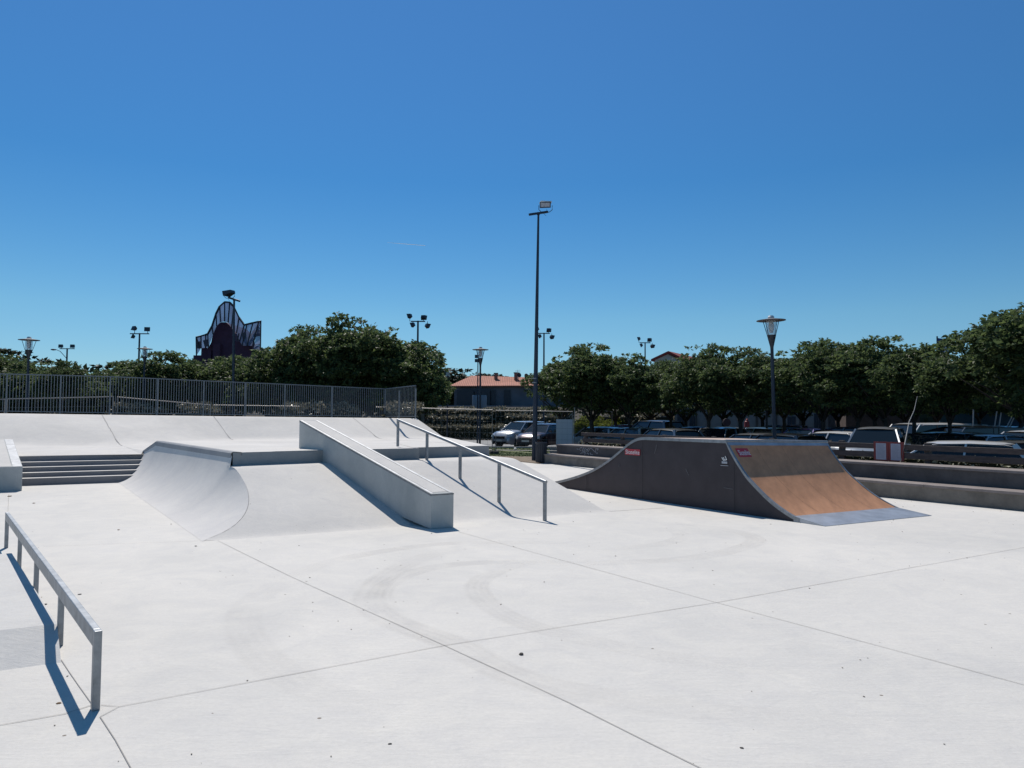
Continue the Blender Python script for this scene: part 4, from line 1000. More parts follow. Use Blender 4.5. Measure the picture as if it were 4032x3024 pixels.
# posts standing with the fence: square foot block in the grass and white board
q0, q1 = Q(2190, 1655, 36), Q(2258, 1655, 36); M_bw = mat('board_white', (.46, .49, .52), .7)
wb = thing('notice_board', (q0.x, 36, 0), 0, 'blank pale grey board on two legs behind the site fence', 'board')
MB().box(((q1.x - q0.x) / 2, 0, (q0.z + .35) / 2 + .05), (q1.x - q0.x, .04, q0.z - .35)).build('panel', M_bw, wb)
for x in (.08, q1.x - q0.x - .08): MB().box((x, .03, .4), (.06, .05, .8)).build('leg', M_heras, wb)
# broken white bag and hose on the grass
wq = P(2029, 1772); pebble(2029, 1772, .13, 'small white lump of litter on the grass by the site fence', 'litter', mat('litter_white', (.6, .6, .58), .7), 'litter', .7)
hs_ = [P(1956, 1778), P(2020, 1783), P(2095, 1788)]
tag(MB().tube([p + Z * .05 for p in hs_], .02, 8).build('hose', mat('hose_yellow', (.45, .48, .22), .6)), 'thin yellowish pipe lying on the grass left of the mast', 'pipe')
# ------------------------------------------------------------------ sign panels on the barrier, thin stick
M_signred = mat('sign_red', (.22, .035, .03), .6); M_paper = mat('sign_paper', (.40, .40, .46), .6, 0, 14, .06)
def on_fence(sx, sy, k=1.40):
    r = ray(sx, sy); base = bA + bn * k; t = (base - Vector((0, 0, H))).dot(bn) / r.dot(bn); return Vector((0, 0, H)) + r * t
for nm, (xa, xb, lab) in {'l': (3441, 3499, 'left one of two red framed white information panels on the timber barrier'), 'r': (3500, 3559, 'right one of two red framed white information panels on the timber barrier')}.items():
    a, b_, c, d_ = on_fence(xa, 1750), on_fence(xb, 1753), on_fence(xb, 1832), on_fence(xa, 1826)
    hgt = (a - d_).length; w_ = (b_ - a).length
    t_ = thing('sign_panel', tuple(d_), 0, lab, 'sign', 'red framed sign panels')
    d_ = on_fence(xa, 1826); xd = v2(b_ - a).normalized(); z0 = .685; z1 = 1.12
    o0 = Vector((d_.x, d_.y, z0)); MB().hexa([o0, o0 + xd * w_, o0 + xd * w_ + bn * .02, o0 + bn * .02] + [p + Z * (z1 - z0) for p in (o0, o0 + xd * w_, o0 + xd * w_ + bn * .02, o0 + bn * .02)]).build('frame', M_signred, t_, world=True)
    m0, m1 = (.06, .055) if nm == 'l' else (.055, .07); o1 = o0 - bn * .006 + xd * m0 + Z * .025
    MB().hexa([o1, o1 + xd * (w_ - m0 - m1), o1 + xd * (w_ - m0 - m1) + bn * .005, o1 + bn * .005] + [p + Z * (z1 - z0 - .06) for p in (o1, o1 + xd * (w_ - m0 - m1), o1 + xd * (w_ - m0 - m1) + bn * .005, o1 + bn * .005)]).build('sheet', M_paper, t_, world=True)
    tx = MB()
    for i in range(13):
        z_ = (z1 - z0 - .06) * (.92 - i * .066); ln = (w_ - m0 - m1) * random.uniform(.55, .86)
        tx.add([o1 - bn * .002 + xd * .03 + Z * z_, o1 - bn * .002 + xd * (.03 + ln) + Z * z_, o1 - bn * .002 + xd * (.03 + ln) + Z * (z_ + .006), o1 - bn * .002 + xd * .03 + Z * (z_ + .006)], [(0, 1, 2, 3)])
    tx.build('small_print', mat('print_grey', (.26, .26, .31), .7), t_, world=True)
st_ = [on_fence(3543, 1830, 1.30), on_fence(3562, 1752, 1.36), Q(3580, 1660, 17.4), Q(3600, 1615, 17.6), Q(3612, 1560, 17.8)]
tag(MB().tube(st_, [.014, .013, .010, .008, .005], 8).build('bamboo_stick', mat('pale_stick', (.25, .25, .25), .6), smooth=True), 'long thin pale stick leaning beside the right sign panel', 'stick')
# ------------------------------------------------------------------ the purple tower with translucent screens
M_pur = mat('purple_render', (.070, .030, .062), .85, 0, 1.2, .25); M_frame = mat('tower_frame', (.012, .014, .022), .5)
M_scr = bpy.data.materials.new('screen_cloth'); nt, N, L, b = nodes(M_scr); b.inputs['Base Color'].default_value = (.22, .26, .36, 1); b.inputs['Roughness'].default_value = .6
tr = N.new('ShaderNodeBsdfTransparent'); tr.inputs[0].default_value = (.75, .8, .9, 1); tl = N.new('ShaderNodeBsdfTranslucent'); tl.inputs[0].default_value = (.34, .40, .56, 1)
m1 = N.new('ShaderNodeMixShader'); m1.inputs[0].default_value = .5; m2 = N.new('ShaderNodeMixShader'); m2.inputs[0].default_value = .28
nz = N.new('ShaderNodeTexNoise'); nz.inputs['Scale'].default_value = .9; tcx = N.new('ShaderNodeTexCoord'); mpx = N.new('ShaderNodeMapping'); mpx.inputs['Scale'].default_value = (1.4, 1, .25); L.new(tcx.outputs['Object'], mpx.inputs[0]); L.new(mpx.outputs[0], nz.inputs['Vector'])
rx = N.new('ShaderNodeMapRange'); rx.inputs[1].default_value = .35; rx.inputs[2].default_value = .7; rx.inputs[3].default_value = .30; rx.inputs[4].default_value = .62; L.new(nz.outputs['Fac'], rx.inputs[0]); L.new(rx.outputs[0], m2.inputs[0])
L.new(b.outputs[0], m1.inputs[1]); L.new(tl.outputs[0], m1.inputs[2]); L.new(m1.outputs[0], m2.inputs[1]); L.new(tr.outputs[0], m2.inputs[2]); L.new(m2.outputs[0], N['Material Output'].inputs[0])
TY = 118.0
def tw(X, Y, dy=0): return Q(700 + X * .2411, 1100 + Y * .2411, TY + dy)
tb = tw(800, 1700); tow = thing('theatre_tower', (tb.x, tb.y, GZ), 0, 'dark purple bell shaped tower with a jagged see through screen crown', 'tower')
def down(p): return Vector((p.x, p.y, GZ))
cl, cr = tw(250, 1240), tw(1225, 1090)
core = [(255, 1240), (380, 1240), (385, 1120), (498, 1118), (545, 1030), (580, 860), (620, 780), (655, 735), (705, 698), (785, 698), (840, 745), (880, 790), (935, 880), (940, 1012), (1050, 1015), (1052, 1085), (1222, 1085)]
cp_ = [tw(x, y) for x, y in core]; cp_ = [down(cp_[0])] + cp_ + [down(cp_[-1])]
MB().prism(cp_, (0, 9, 0)).build('wall', M_pur, tow, world=True)
for (x0, x1, yt, dy) in ((420, 500, 1300, -.5), (610, 720, 1060, -.8), (505, 560, 1160, -.35)):
    pts = [tw(x0, yt), tw(x1, yt)]; pts = [down(pts[0]), pts[0], pts[1], down(pts[1])]; MB().prism([p + Vector((0, dy, 0)) for p in pts], (0, abs(dy) + .1, 0)).build('pilaster', M_pur, tow, world=True)
outer = [(300, 945), (380, 925), (455, 903), (490, 890), (560, 760), (625, 560), (685, 440), (765, 368), (848, 375), (912, 440), (1000, 622), (1085, 745), (1130, 733), (1228, 710), (1320, 690), (1357, 682)]
inner = [(305, 1240), (380, 1125), (455, 1118), (500, 1115), (575, 900), (635, 765), (700, 695), (765, 690), (822, 705), (880, 790), (960, 875), (1010, 1010), (1052, 1080), (1130, 1085), (1222, 1085), (1350, 1195)]
off_ = [-.8 + 1.2 * math.sin(i * .8) for i in range(len(outer))]
for i in range(len(outer) - 1):
    a, b_, c, d_ = tw(*outer[i], off_[i]), tw(*outer[i + 1], off_[i + 1]), tw(*inner[i + 1], off_[i + 1] - .3), tw(*inner[i], off_[i] - .3)
    if i == 14: c = tw(1350, 1195, off_[15]); d_ = tw(1225, 1195, off_[14])
    MB().prism([a, b_, c, d_], (0, .05, 0)).build('screen', M_scr, tow, world=True)
for i in range(len(outer)):
    a, d_ = tw(*outer[i], off_[i] - .1), tw(*inner[i], off_[i] - .4)
    fb = MB(); fb.bar(a, d_, .15, .15, up=Vector((0, 1, 0)))
    if i < len(outer) - 1: fb.bar(a, tw(*outer[i + 1], off_[i + 1] - .1), .22, .22)
    fb.build('frame', M_frame, tow, world=True)
fb = MB()
for p, q in (((1095, 1080), (1230, 860)), ((1100, 1085), (1225, 890)), ((1225, 860), (1350, 690)), ((1230, 1050), (1330, 740)), ((1225, 1075), (1350, 1055)), ((310, 960), (355, 1130)), ((1320, 795), (1352, 795)), ((975, 1000), (1000, 880))): fb.bar(tw(*p, -1.4), tw(*q, -1.4), .15, .15)
fb.build('brace', M_frame, tow, world=True)
for p, q, y in ((1055, 1125, 930), (1230, 1345, 890), (310, 375, 1080), (430, 495, 1050)): MB().bar(tw(p, y, -1.2), tw(q, y - 20, -1.2), .3, 1.0).build('cross_panel', mat('cross_panel', (.06, .06, .085), .7), tow, world=True)
# ------------------------------------------------------------------ tiled roof house
M_tile = mat('roof_tiles', (.46, .17, .105), .85, 0, 1.3, .2)
nt = M_tile.node_tree; N, L = nt.nodes, nt.links; b = N['Principled BSDF']; tc = N.new('ShaderNodeTexCoord'); wv = N.new('ShaderNodeTexWave'); wv.wave_type = 'BANDS'; wv.bands_direction = 'X'; wv.inputs['Scale'].default_value = 1.35; wv.inputs['Distortion'].default_value = .4
L.new(tc.outputs['Object'], wv.inputs['Vector']); old = b.inputs['Base Color'].links[0].from_socket
mm = N.new('ShaderNodeMix'); mm.data_type = 'RGBA'; mm.blend_type = 'MULTIPLY'; mm.inputs[0].default_value = .75; L.new(old, mm.inputs[6]); rw = N.new('ShaderNodeValToRGB'); rw.color_ramp.elements[0].color = (.35, .3, .3, 1); rw.color_ramp.elements[0].position = .1; rw.color_ramp.elements[1].position = .55
L.new(wv.outputs['Fac'], rw.inputs[0]); L.new(rw.outputs[0], mm.inputs[7]); L.new(mm.outputs[2], b.inputs['Base Color'])
M_hwall = mat('house_wall', (.14, .15, .175), .9, 0, .6, .2); M_hdark = mat('house_dark', (.022, .026, .036), .5); M_brick = mat('chimney_brick', (.20, .12, .10), .9, 0, 6, .3)
HY = 93.0; hE0, hE1 = Q(1768, 1519, HY), Q(2240, 1517, HY - 2); bz = 3.0
hs = thing('tiled_roof_house', (hE0.x, HY, bz), 0, 'low dark walled house with a wide orange tiled hip roof', 'house')
r0, r1 = Q(1857, 1479, HY + 7), Q(2262, 1489, HY + 6)
e2, e3 = Vector((hE1.x, HY + 14, hE0.z)), Vector((hE0.x, HY + 14, hE0.z)); r0.y = r1.y = HY + 7
rf = MB(); rf.add([hE0, hE1, r1, r0], [(0, 1, 2, 3)]); rf.add([hE0, r0, e3], [(0, 1, 2)]); rf.add([e3, r0, r1, e2], [(0, 1, 2, 3)]); rf.add([hE1, e2, r1], [(0, 1, 2)]); rf.add([hE0 - Z * .12, hE1 - Z * .12, e2 - Z * .12, e3 - Z * .12, hE0, hE1, e2, e3], [(0, 1, 5, 4), (0, 4, 7, 3), (0, 3, 2, 1)])
roof = rf.build('roof', M_tile, hs, world=True)
MB().hexa([Vector((hE0.x + .6, HY + .6, bz)), Vector((hE1.x - .3, HY - 1.3, bz)), Vector((hE1.x - .3, HY + 13, bz)), Vector((hE0.x + .6, HY + 13, bz))] + [Vector((x, y, hE0.z - .1)) for x, y in ((hE0.x + .6, HY + .6), (hE1.x - .3, HY - 1.3), (hE1.x - .3, HY + 13), (hE0.x + .6, HY + 13))]).build('wall', M_hwall, hs, world=True)
for a, c in ((1800, 1865), (1870, 1930), (1935, 1951), (1985, 2010), (2120, 2175)):
    p, q = Q(a, 1536, HY - .2), Q(c, 1536, HY - .2); MB().box(((p.x + q.x) / 2, HY - .3, (bz + p.z) / 2 + .1), (q.x - p.x, .5, p.z - bz - .2)).build('window' if c - a < 40 else 'opening', M_hdark, hs, world=True)
tz_ = bz; bb = Q(1700, 1602, HY - 1); MB().box(((hE0.x + hE1.x) / 2, HY - 3, bz + .05), (hE1.x - hE0.x + 6, 3, .25)).build('terrace', M_hwall, hs, world=True)
for sx, sy, w_, h_ in ((1953, 1472, .32, 1.0), (2032, 1470, .36, 1.7)):
    p = Q(sx, sy, HY + 5); c = MB().box((p.x, p.y, p.z - h_ / 2), (w_ * 1.4, .6, h_)); ch = c.build('chimney', M_brick, roof, world=True)
    MB().box((p.x, p.y, p.z + .06), (w_ * 1.8, .75, .1)).build('chimney_cap', M_hdark, roof, world=True)
for sx, sy, r_ in ((2043, 1477, .32), (2072, 1480, .30)):
    p = Q(sx, sy, HY + 3.5); ax_ = Matrix.Rotation(math.radians(75), 3, 'X') @ Matrix.Rotation(.5, 3, 'Y')
    MB().lathe([(.02, -.08), (r_ * .6, -.05), (r_, .05), (r_ * .98, .07), (r_ * .5, -.02), (.02, -.05)], p, 18, ax_).tube([p, p - Z * .8], .03, 6).build('satellite_dish', M_hdark, roof, world=True)
p = Q(2038, 1456, HY + 4); ab = MB().tube([p, p - Z * 1.2], .025, 6)
for k in range(4): ab.bar(p + Vector((-.35, 0, -.1 - .1 * k)), p + Vector((.35, 0, -.05 - .1 * k)), .02, .02)
ab.build('aerial', M_bulb, roof, world=True)
# utility cabinet in front of the house
p = Q(1890, 1602, 80); cb = thing('utility_tank', (p.x, 80, 2.4), 0, 'pale grey double cylinder tank in front of the dark house', 'tank')
for dx in (-.42, .30): MB().lathe([(.38, 0), (.40, .05), (.40, Q(1890, 1556, 80).z - 2.4 - .1), (.36, Q(1890, 1556, 80).z - 2.4)], (dx, 0, 0), 18).build('cylinder', mat('tank_grey', (.20, .23, .27), .6), cb, smooth=True)
# ------------------------------------------------------------------ red gable roof behind the right tree row
rg = thing('red_gable_house', (Q(2640, 1500, 88).x, 88, GZ), 0, 'house behind the trees with only its red gable roof tip showing', 'house')
M_red2 = mat('red_roof', (.24, .035, .03), .8, 0, 3, .2); a, b_, c, d_ = Q(2563, 1414, 88), Q(2631, 1382, 88), Q(2700, 1388, 92), Q(2700, 1416, 88)
ee = Vector((6, 10, 0))
MB().prism([a, b_, Vector((2 * b_.x - a.x, 88, a.z)), Vector((2 * b_.x - a.x, 88, a.z - .25)), b_ - Z * .28, a - Z * .25], ee).build('roof', M_red2, rg, world=True)
MB().prism([Vector((a.x + .5, 88.3, GZ)), a + Vector((.5, .3, -.1)), b_ + Vector((0, .3, -.32)), Vector((2 * b_.x - a.x - .5, 88.3, a.z - .1)), Vector((2 * b_.x - a.x - .5, 88.3, GZ))], ee * .97).build('wall', mat('cream_wall', (.50, .47, .42), .9, 0, .8, .1), rg, world=True)
# ------------------------------------------------------------------ pale long building right
M_pale = mat('pale_render', (.36, .335, .31), .9, 0, .7, .15); M_pil = mat('pale_pilaster', (.13, .11, .095), .9); M_shut = mat('shutter', (.055, .06, .075), .7)
p0, p1 = Q(2585, 1585, 62), Q(3330, 1575, 54); pz = 4.4
pb = thing('pale_building', (p0.x, 62, GZ), 0, 'long pale rendered low building behind the parked cars on the right', 'building')
dv = v2(p1 - p0); dn = dv.normalized(); nn_ = Vector((-dn.y, dn.x, 0)); LL_ = dv.length
def pp(t, k, z): return Vector((p0.x, p0.y, 0)) + dn * (t * LL_) + nn_ * k + Z * z
MB().hexa([pp(0, 0, GZ), pp(1, 0, GZ), pp(1, 8, GZ), pp(0, 8, GZ), pp(0, 0, pz), pp(1, 0, pz), pp(1, 8, pz), pp(0, 8, pz)]).build('wall', M_pale, pb, world=True)
MB().hexa([pp(-.01, -.4, pz), pp(1.01, -.4, pz), pp(1.01, 8.4, pz), pp(-.01, 8.4, pz), pp(-.01, -.4, pz + .15), pp(1.01, -.4, pz + .15), pp(1.01, 8.4, pz + .7), pp(-.01, 8.4, pz + .7)]).build('roof', M_tile, pb, world=True)
for t in (.03, .10, .17, .23, .30, .38, .47, .56, .66, .78, .89, .97):
    MB().hexa([pp(t, -.14, GZ), pp(t + .008, -.14, GZ), pp(t + .008, -.004, GZ), pp(t, -.004, GZ), pp(t, -.14, pz - .02), pp(t + .008, -.14, pz - .02), pp(t + .008, -.004, pz - .02), pp(t, -.004, pz - .02)]).build('pilaster', M_pil, pb, world=True)
for t, z0_, z1_ in ((.72, .9, 1.9), (.125, GZ, 2.2), (.195, .7, 1.9), (.85, .8, 2.1), (.93, GZ, 2.0)):
    for k in (0, 1): MB().hexa([pp(t + k * .022, -.05, z0_), pp(t + .019 + k * .022, -.05, z0_), pp(t + .019 + k * .022, -.005, z0_), pp(t + k * .022, -.005, z0_)] + [pp(t + k * .022, -.05, z1_), pp(t + .019 + k * .022, -.05, z1_), pp(t + .019 + k * .022, -.005, z1_), pp(t + k * .022, -.005, z1_)]).build('shutter' if z0_ > 0 else 'door', M_shut, pb, world=True)
# second low brick building and blue painted wall further right
b0, b1 = Q(3330, 1600, 50), Q(3620, 1600, 47); bb_ = thing('brick_shed', (b0.x, 50, GZ), 0, 'low dark brick shed between the pale building and the blue wall', 'shed')
M_shed = mat('shed_brick', (.10, .07, .06), .9, 0, 3, .3)
MB().hexa([Vector((b0.x, 50, GZ)), Vector((b1.x, 47, GZ)), Vector((b1.x + 1, 53, GZ)), Vector((b0.x + 1, 56, GZ)), Vector((b0.x, 50, 2.6)), Vector((b1.x, 47, 2.6)), Vector((b1.x + 1, 53, 2.6)), Vector((b0.x + 1, 56, 2.6))]).build('wall', M_shed, bb_, world=True)
MB().hexa([Vector((b0.x - .3, 49.6, 2.62)), Vector((b1.x + .3, 46.6, 2.62)), Vector((b1.x + 1.3, 53.4, 2.62)), Vector((b0.x + .7, 56.4, 2.62)), Vector((b0.x - .3, 49.6, 2.8)), Vector((b1.x + .3, 46.6, 2.8)), Vector((b1.x + 1.3, 53.4, 2.8)), Vector((b0.x + .7, 56.4, 2.8))]).build('roof', mat('shed_roof', (.45, .45, .43), .8), bb_, world=True)
MB().box(((b0.x + b1.x) / 2 + .6, 48.3, 1.0), (.9, .06, 2.2), -.1).build('door', M_shut, bb_, world=True)
w0, w1 = Q(3700, 1640, 44), Q(4250, 1640, 38)
M_mural = mat('mural_blue', (.018, .085, .16), .8, 0, .55, .0, 0, None, (.06, .13, .20))
bw = MB(); bw.prism([Vector((w0.x, 44, GZ)), Vector((w1.x, 38, GZ)), Vector((w1.x, 38, 2.5)), Vector((w0.x + 2, 42.9, 2.35)), Vector((w0.x, 44, 2.0))], (.1, .35, 0))
tag(bw.build('painted_wall', M_mural), 'long wall painted in dark blue patches behind the cars on the far right', 'wall')
leafbox('ivy_hedge', [((w0.x - 6, 46), (w1.x, 40), .9)], 2.0, 3.4, 30, .26, ML, 'leafy hedge growing above the blue painted wall', 'hedge')
# far tree line closing the horizon
leafbox('treeline', [((-150, 170), (60, 170), 7), ((20, 120), (160, 95), 5), ((-150, 110), (-45, 110), 5)], GZ, 6.5, 1.1, 1.3, ML_dark, 'dark distant wood closing the horizon behind the buildings', 'wood', None, (.012, .02, .012), kind='stuff', bulge=1.2)
# flag, boat masts, round sign, small red figure like cone
fp_ = Q(3690, 1330, 48); fl = thing('flag', (fp_.x, 48, GZ), 0, 'blue and white flag on a pole above the trees on the right', 'flag')
MB().tube([(0, 0, 0), (0, 0, fp_.z - GZ + .1)], .045, 8).build('pole', M_mast, fl)
for k, m_ in enumerate((mat('flag_blue', (.02, .06, .22), .7), mat('flag_white', (.55, .58, .65), .7))):
    MB().grid([[Vector((.03 + (k * .38) + .38 * i / 4, .10 * math.sin(k * 2 + i * .8), (fp_.z - GZ) - z_ * .9 - .05 * (k * 4 + i) / 4)) for i in range(5)] for z_ in (0, .35, .7, 1.0)]).build('stripe', m_, fl, smooth=True)
for sx0, y0, sx1, y1, lab in ((3910, 1688, 3925, 1620, 'thin pale boat mast leaning right, behind the cars on the far right'), (3925, 1705, 3942, 1625, 'thin pale upright boat mast beside the leaning one'), (3935, 1705, 3985, 1640, 'long slanting pale boat mast on the far right'), (3948, 1708, 3992, 1645, 'second long slanting pale boat mast on the far right'), (3831, 1672, 3833, 1612, 'short notched pale pole before the blue wall'), (3733, 1665, 3736, 1616, 'notched pale pole above the pale van')):
    tag(MB().tube([Q(sx0, y0 + 30, 32), Q(sx1, y1, 32)], .024, 8).build('boat_mast', mat('pale_mast', (.42, .42, .42), .5)), lab, 'mast', 'pale masts on the far right')
def disc_sign(sx, sy, y, r, label):
    p = Q(sx, sy, y); t_ = thing('round_road_sign', (p.x, y, GZ), 0, label, 'road sign', 'round road signs'); ax_ = Matrix.Rotation(math.radians(90), 3, 'X')
    MB().lathe([(r, -.02), (r, .02)], (0, 0, p.z - GZ), 24, ax_).build('disc', mat('sign_back', (.05, .03, .04), .5), t_); MB().tube([(0, .05, 0), (0, .05, p.z - GZ + r)], .03, 8).build('post', M_heras, t_)
    MB().lathe([(r * 1.03, -.03), (r * 1.03, .0), (r * .9, .0), (r * .9, -.03)], (0, 0, p.z - GZ), 24, ax_).build('rim', mat('sign_rim', (.30, .26, .27), .5), t_)
disc_sign(2862, 1663, 46, .24, 'bigger round road sign seen from behind between two tree trunks'); disc_sign(2912, 1653, 52, .14, 'smaller round road sign beside a tree trunk')
p = Q(2941, 1660, 44); pr_ = thing('red_beacon', (p.x, 44, GZ), 0, 'small red and white post top standing behind the parked cars', 'post')
MB().lathe([(.06, 0), (.06, p.z - GZ - .35), (.16, p.z - GZ - .3), (.13, p.z - GZ), (.06, p.z - GZ + .05), (.07, p.z - GZ + .13), (.02, p.z - GZ + .16)], n=12).build('post', mat('beacon_red', (.35, .05, .05), .6), pr_, smooth=True)
# contrail
M_vap = bpy.data.materials.new('vapour'); nt, N, L, b = nodes(M_vap); tl = N.new('ShaderNodeBsdfTranslucent'); tl.inputs[0].default_value = (.66, .72, .78, 1); L.new(tl.outputs[0], N['Material Output'].inputs[0])
c0, c1 = Q(1525, 955, 3000), Q(1675, 967, 3000)
tag(MB().tube([c0, (c0 + c1) / 2, c1], [.3, 1.1, .9], 8).build('contrail', M_vap), 'faint short white vapour trail of an aircraft in the sky', 'contrail')
# ------------------------------------------------------------------ cars
M_carglass = mat('car_glass', (.012, .016, .02), .06, 0, spec=.6); M_tyre = mat('tyre', (.012, .012, .013), .85); M_rim = mat('wheel_rim', (.35, .36, .38), .3, .8); M_black = mat('black_trim', (.012, .012, .013), .5)
M_hl = mat('headlight_glass', (.55, .57, .6), .12); M_tl = mat('tail_light', (.28, .012, .015), .25); M_plate = mat('number_plate', (.55, .55, .5), .5)
def paint(name, c, metal=.45, rough=.28):
    m = mat('paint_' + name, c, rough, metal); m.node_tree.nodes['Principled BSDF'].inputs['Coat Weight'].default_value = .8; m.node_tree.nodes['Principled BSDF'].inputs['Coat Roughness'].default_value = .05; return m
PAINT = dict(silver=paint('silver', (.38, .40, .43)), grey=paint('grey', (.13, .135, .14)), dark=paint('dark', (.022, .024, .03)), black=paint('black', (.010, .011, .014)), white=paint('white', (.62, .62, .62), 0), beige=paint('beige', (.30, .28, .25)),
    blue=paint('blue', (.03, .07, .20)), navy=paint('navy', (.012, .02, .05)), purple=paint('purple', (.045, .03, .16)), magenta=paint('magenta', (.28, .02, .08)), plum=paint('plum', (.07, .045, .055)), teal=paint('teal', (.02, .06, .07)))
# kind: L, W, side stations (x, roof z) ... profiles in metres, x forward, front at +L/2
KINDS = dict(
 hatch=dict(L=4.1, W=1.75, H=1.48, hood=.93, belt=.95, fx=1.05, wf=.35, wr=-1.55, rr=-1.95, g0=.42, wb=(1.28, -1.25), r=.31),
 suv=dict(L=4.45, W=1.85, H=1.68, hood=1.08, belt=1.10, fx=1.15, wf=.40, wr=-1.70, rr=-2.10, g0=.5, wb=(1.35, -1.30), r=.36),
 mpv=dict(L=4.3, W=1.80, H=1.66, hood=1.05, belt=1.02, fx=1.35, wf=.62, wr=-1.75, rr=-2.05, g0=.45, wb=(1.32, -1.28), r=.32),
 estate=dict(L=4.6, W=1.78, H=1.46, hood=.92, belt=.94, fx=1.05, wf=.30, wr=-1.90, rr=-2.22, g0=.42, wb=(1.40, -1.35), r=.31),
 van=dict(L=4.9, W=1.95, H=1.98, hood=1.20, belt=1.15, fx=1.75, wf=1.05, wr=-2.35, rr=-2.40, g0=.5, wb=(1.55, -1.55), r=.34))
CARP = {}
def mk_car(kind):
    K = KINDS[kind]; L_, W, Hc, belt, hood = K['L'], K['W'], K['H'], K['belt'], K['hood']; hl, hw = L_ / 2, W / 2; r = K['r']; rw = r + .06
    parts = []
    # body shell: rows along x of (z) cross-sections
    xs = sorted(set([-hl, -hl + .06, -hl + .25, hl - .55, hl - .25, hl - .08, hl] + [round(w + rw * math.cos(a * math.pi / 8), 3) for w in K['wb'] for a in range(9)] + [0, K['fx'], K['wf'], K['wr'], K['rr'] + .05]))
    xs = [x for x in xs if -hl <= x <= hl]
    def ztop(x): return interp(x, [-hl, -hl + .1, K['rr'] + .1, K['fx'] - .1, hl - .55, hl - .18, hl], [.82 * belt, belt * .96, belt, belt * .99, hood * .93, hood * .80, .58])
    def zbot(x):
        z = interp(x, [-hl, -hl + .2, hl - .25, hl], [.42, .22, .20, .34])
        for w in K['wb']:
            if abs(x - w) < rw - 1e-4: z = max(z, r + math.sqrt(rw * rw - (x - w) ** 2) - .0)
        return z
    def yw(x): return hw * interp(x, [-hl, -hl + .12, -hl + .5, hl - .7, hl - .2, hl], [.80, .93, 1.0, 1.0, .92, .72])
    rows = []
    for x in xs:
        y, zt, zb = yw(x), ztop(x), zbot(x); zm = zb + (zt - zb) * .55
        sec = [(y * .94, zb), (y, zb + (zt - zb) * .2), (y * 1.0, zm), (y * .955, zt - .04), (y * .88, zt), (y * .45, zt + .035), (0, zt + .045)]
        rows.append([Vector((x, q, z)) for q, z in sec] + [Vector((x, -q, z)) for q, z in sec[-2::-1]])
    b = MB().grid(rows); b.poly(rows[0]); b.poly(rows[-1][::-1])
    b.add([Vector((-hl + .1, -hw * .8, .24)), Vector((hl - .2, -hw * .8, .24)), Vector((hl - .2, hw * .8, .24)), Vector((-hl + .1, hw * .8, .24))], [(0, 1, 2, 3)])
    # roof and pillars join the body
    rz = Hc; ty = hw * (.66 if kind != 'van' else .80); by = hw * .90
    xf0, xf1, xr1, xr0 = K['fx'], K['wf'], K['wr'], K['rr']
    rr_ = [[Vector((x, y, z)) for y, z in ((-ty - .03, rz - .07 - e), (-ty * .85, rz - .02 - e), (-ty * .4, rz - e), (0, rz + .006 - e), (ty * .4, rz - e), (ty * .85, rz - .02 - e), (ty + .03, rz - .07 - e))] for x, e in ((xf1 + .06, .06), (xf1 - .2, .012), ((xf1 + xr1) / 2, -.01), (xr1 + .2, .015), (xr1 - .06, .07))]
    b.grid(rr_); b.grid([[q - Z * .03 for q in r_] for r_ in rr_])
    bz = belt - .02
    for s in (1, -1):
        for (x0, x1, w_) in ((xf0, xf1, .035), ((xf1 + xr1) / 2 + .18, (xf1 + xr1) / 2 + .10, .05), (xr0 + .06, xr1, .13 if kind != 'van' else .25)):
            b.bar((x0, s * by, bz), (x1, s * (ty + .01), rz - .075), .05, w_, up=Vector((1, 0, 0)))
        if kind == 'van': b.add([(xr0 + .1, s * by, bz), (-.2, s * by, bz), (-.3, s * (ty + .01), rz - .08), (xr1, s * (ty + .01), rz - .08)], [(0, 1, 2, 3)])
    parts.append(('body', b, 'PAINT', True))
    g = MB(); gy, gt = by - .02, ty - .01
    lo = [(xf0 - .01, -gy), (xf0 - .01, gy), (xr0 + .08, gy), (xr0 + .08, -gy)]; hi = [(xf1, -gt), (xf1, gt), (xr1 + .01, gt), (xr1 + .01, -gt)]
    lo2 = [(x, y, bz) for x, y in lo]; hi2 = [(x, y, rz - .06) for x, y in hi]
    g.add([lo2[0], lo2[1], hi2[1], hi2[0]], [(0, 1, 2, 3)]); parts.append(('windscreen', g, M_carglass, False))
    g = MB().add([lo2[2], lo2[3], hi2[3], hi2[2]], [(0, 1, 2, 3)]); parts.append(('rear_window', g, M_carglass, False))
    for i, j in ((1, 2), (3, 0)): parts.append(('side_window', MB().add([lo2[i], lo2[j], hi2[j], hi2[i]], [(0, 1, 2, 3)]), M_carglass, False))
    for s in (1, -1):
        parts.append(('mirror', MB().box((xf0 - .22, s * (hw + .08), belt + .06), (.12, .18, .13)), 'PAINT', False))
        parts.append(('headlight', MB().hexa([Vector((hl - .30, s * hw * .90 - s * 0, hood * .66)), Vector((hl - .05, s * hw * .62, hood * .62)), Vector((hl - .09, s * hw * .60, hood * .76)), Vector((hl - .34, s * hw * .86, hood * .80))] + [Vector((hl - .22, s * (hw * .955), hood * .66)), Vector((hl - .0, s * hw * .66, hood * .62)), Vector((hl - .06, s * hw * .64, hood * .775)), Vector((hl - .26, s * (hw * .93), hood * .81))]), M_hl, False))
        parts.append(('tail_light', MB().box((-hl + .07, s * hw * .82, belt * .80), (.12, hw * .22, .26 if kind != 'van' else .5)), M_tl, False))
    parts.append(('grille', MB().box((hl - .02, 0, hood * .60), (.06, hw * .95, .16)), M_black, False))
    parts.append(('bumper_trim', MB().box((hl - .06, 0, .34), (.14, hw * 1.3, .14)).box((-hl + .04, 0, .38), (.10, hw * 1.4, .12)), M_black, False))
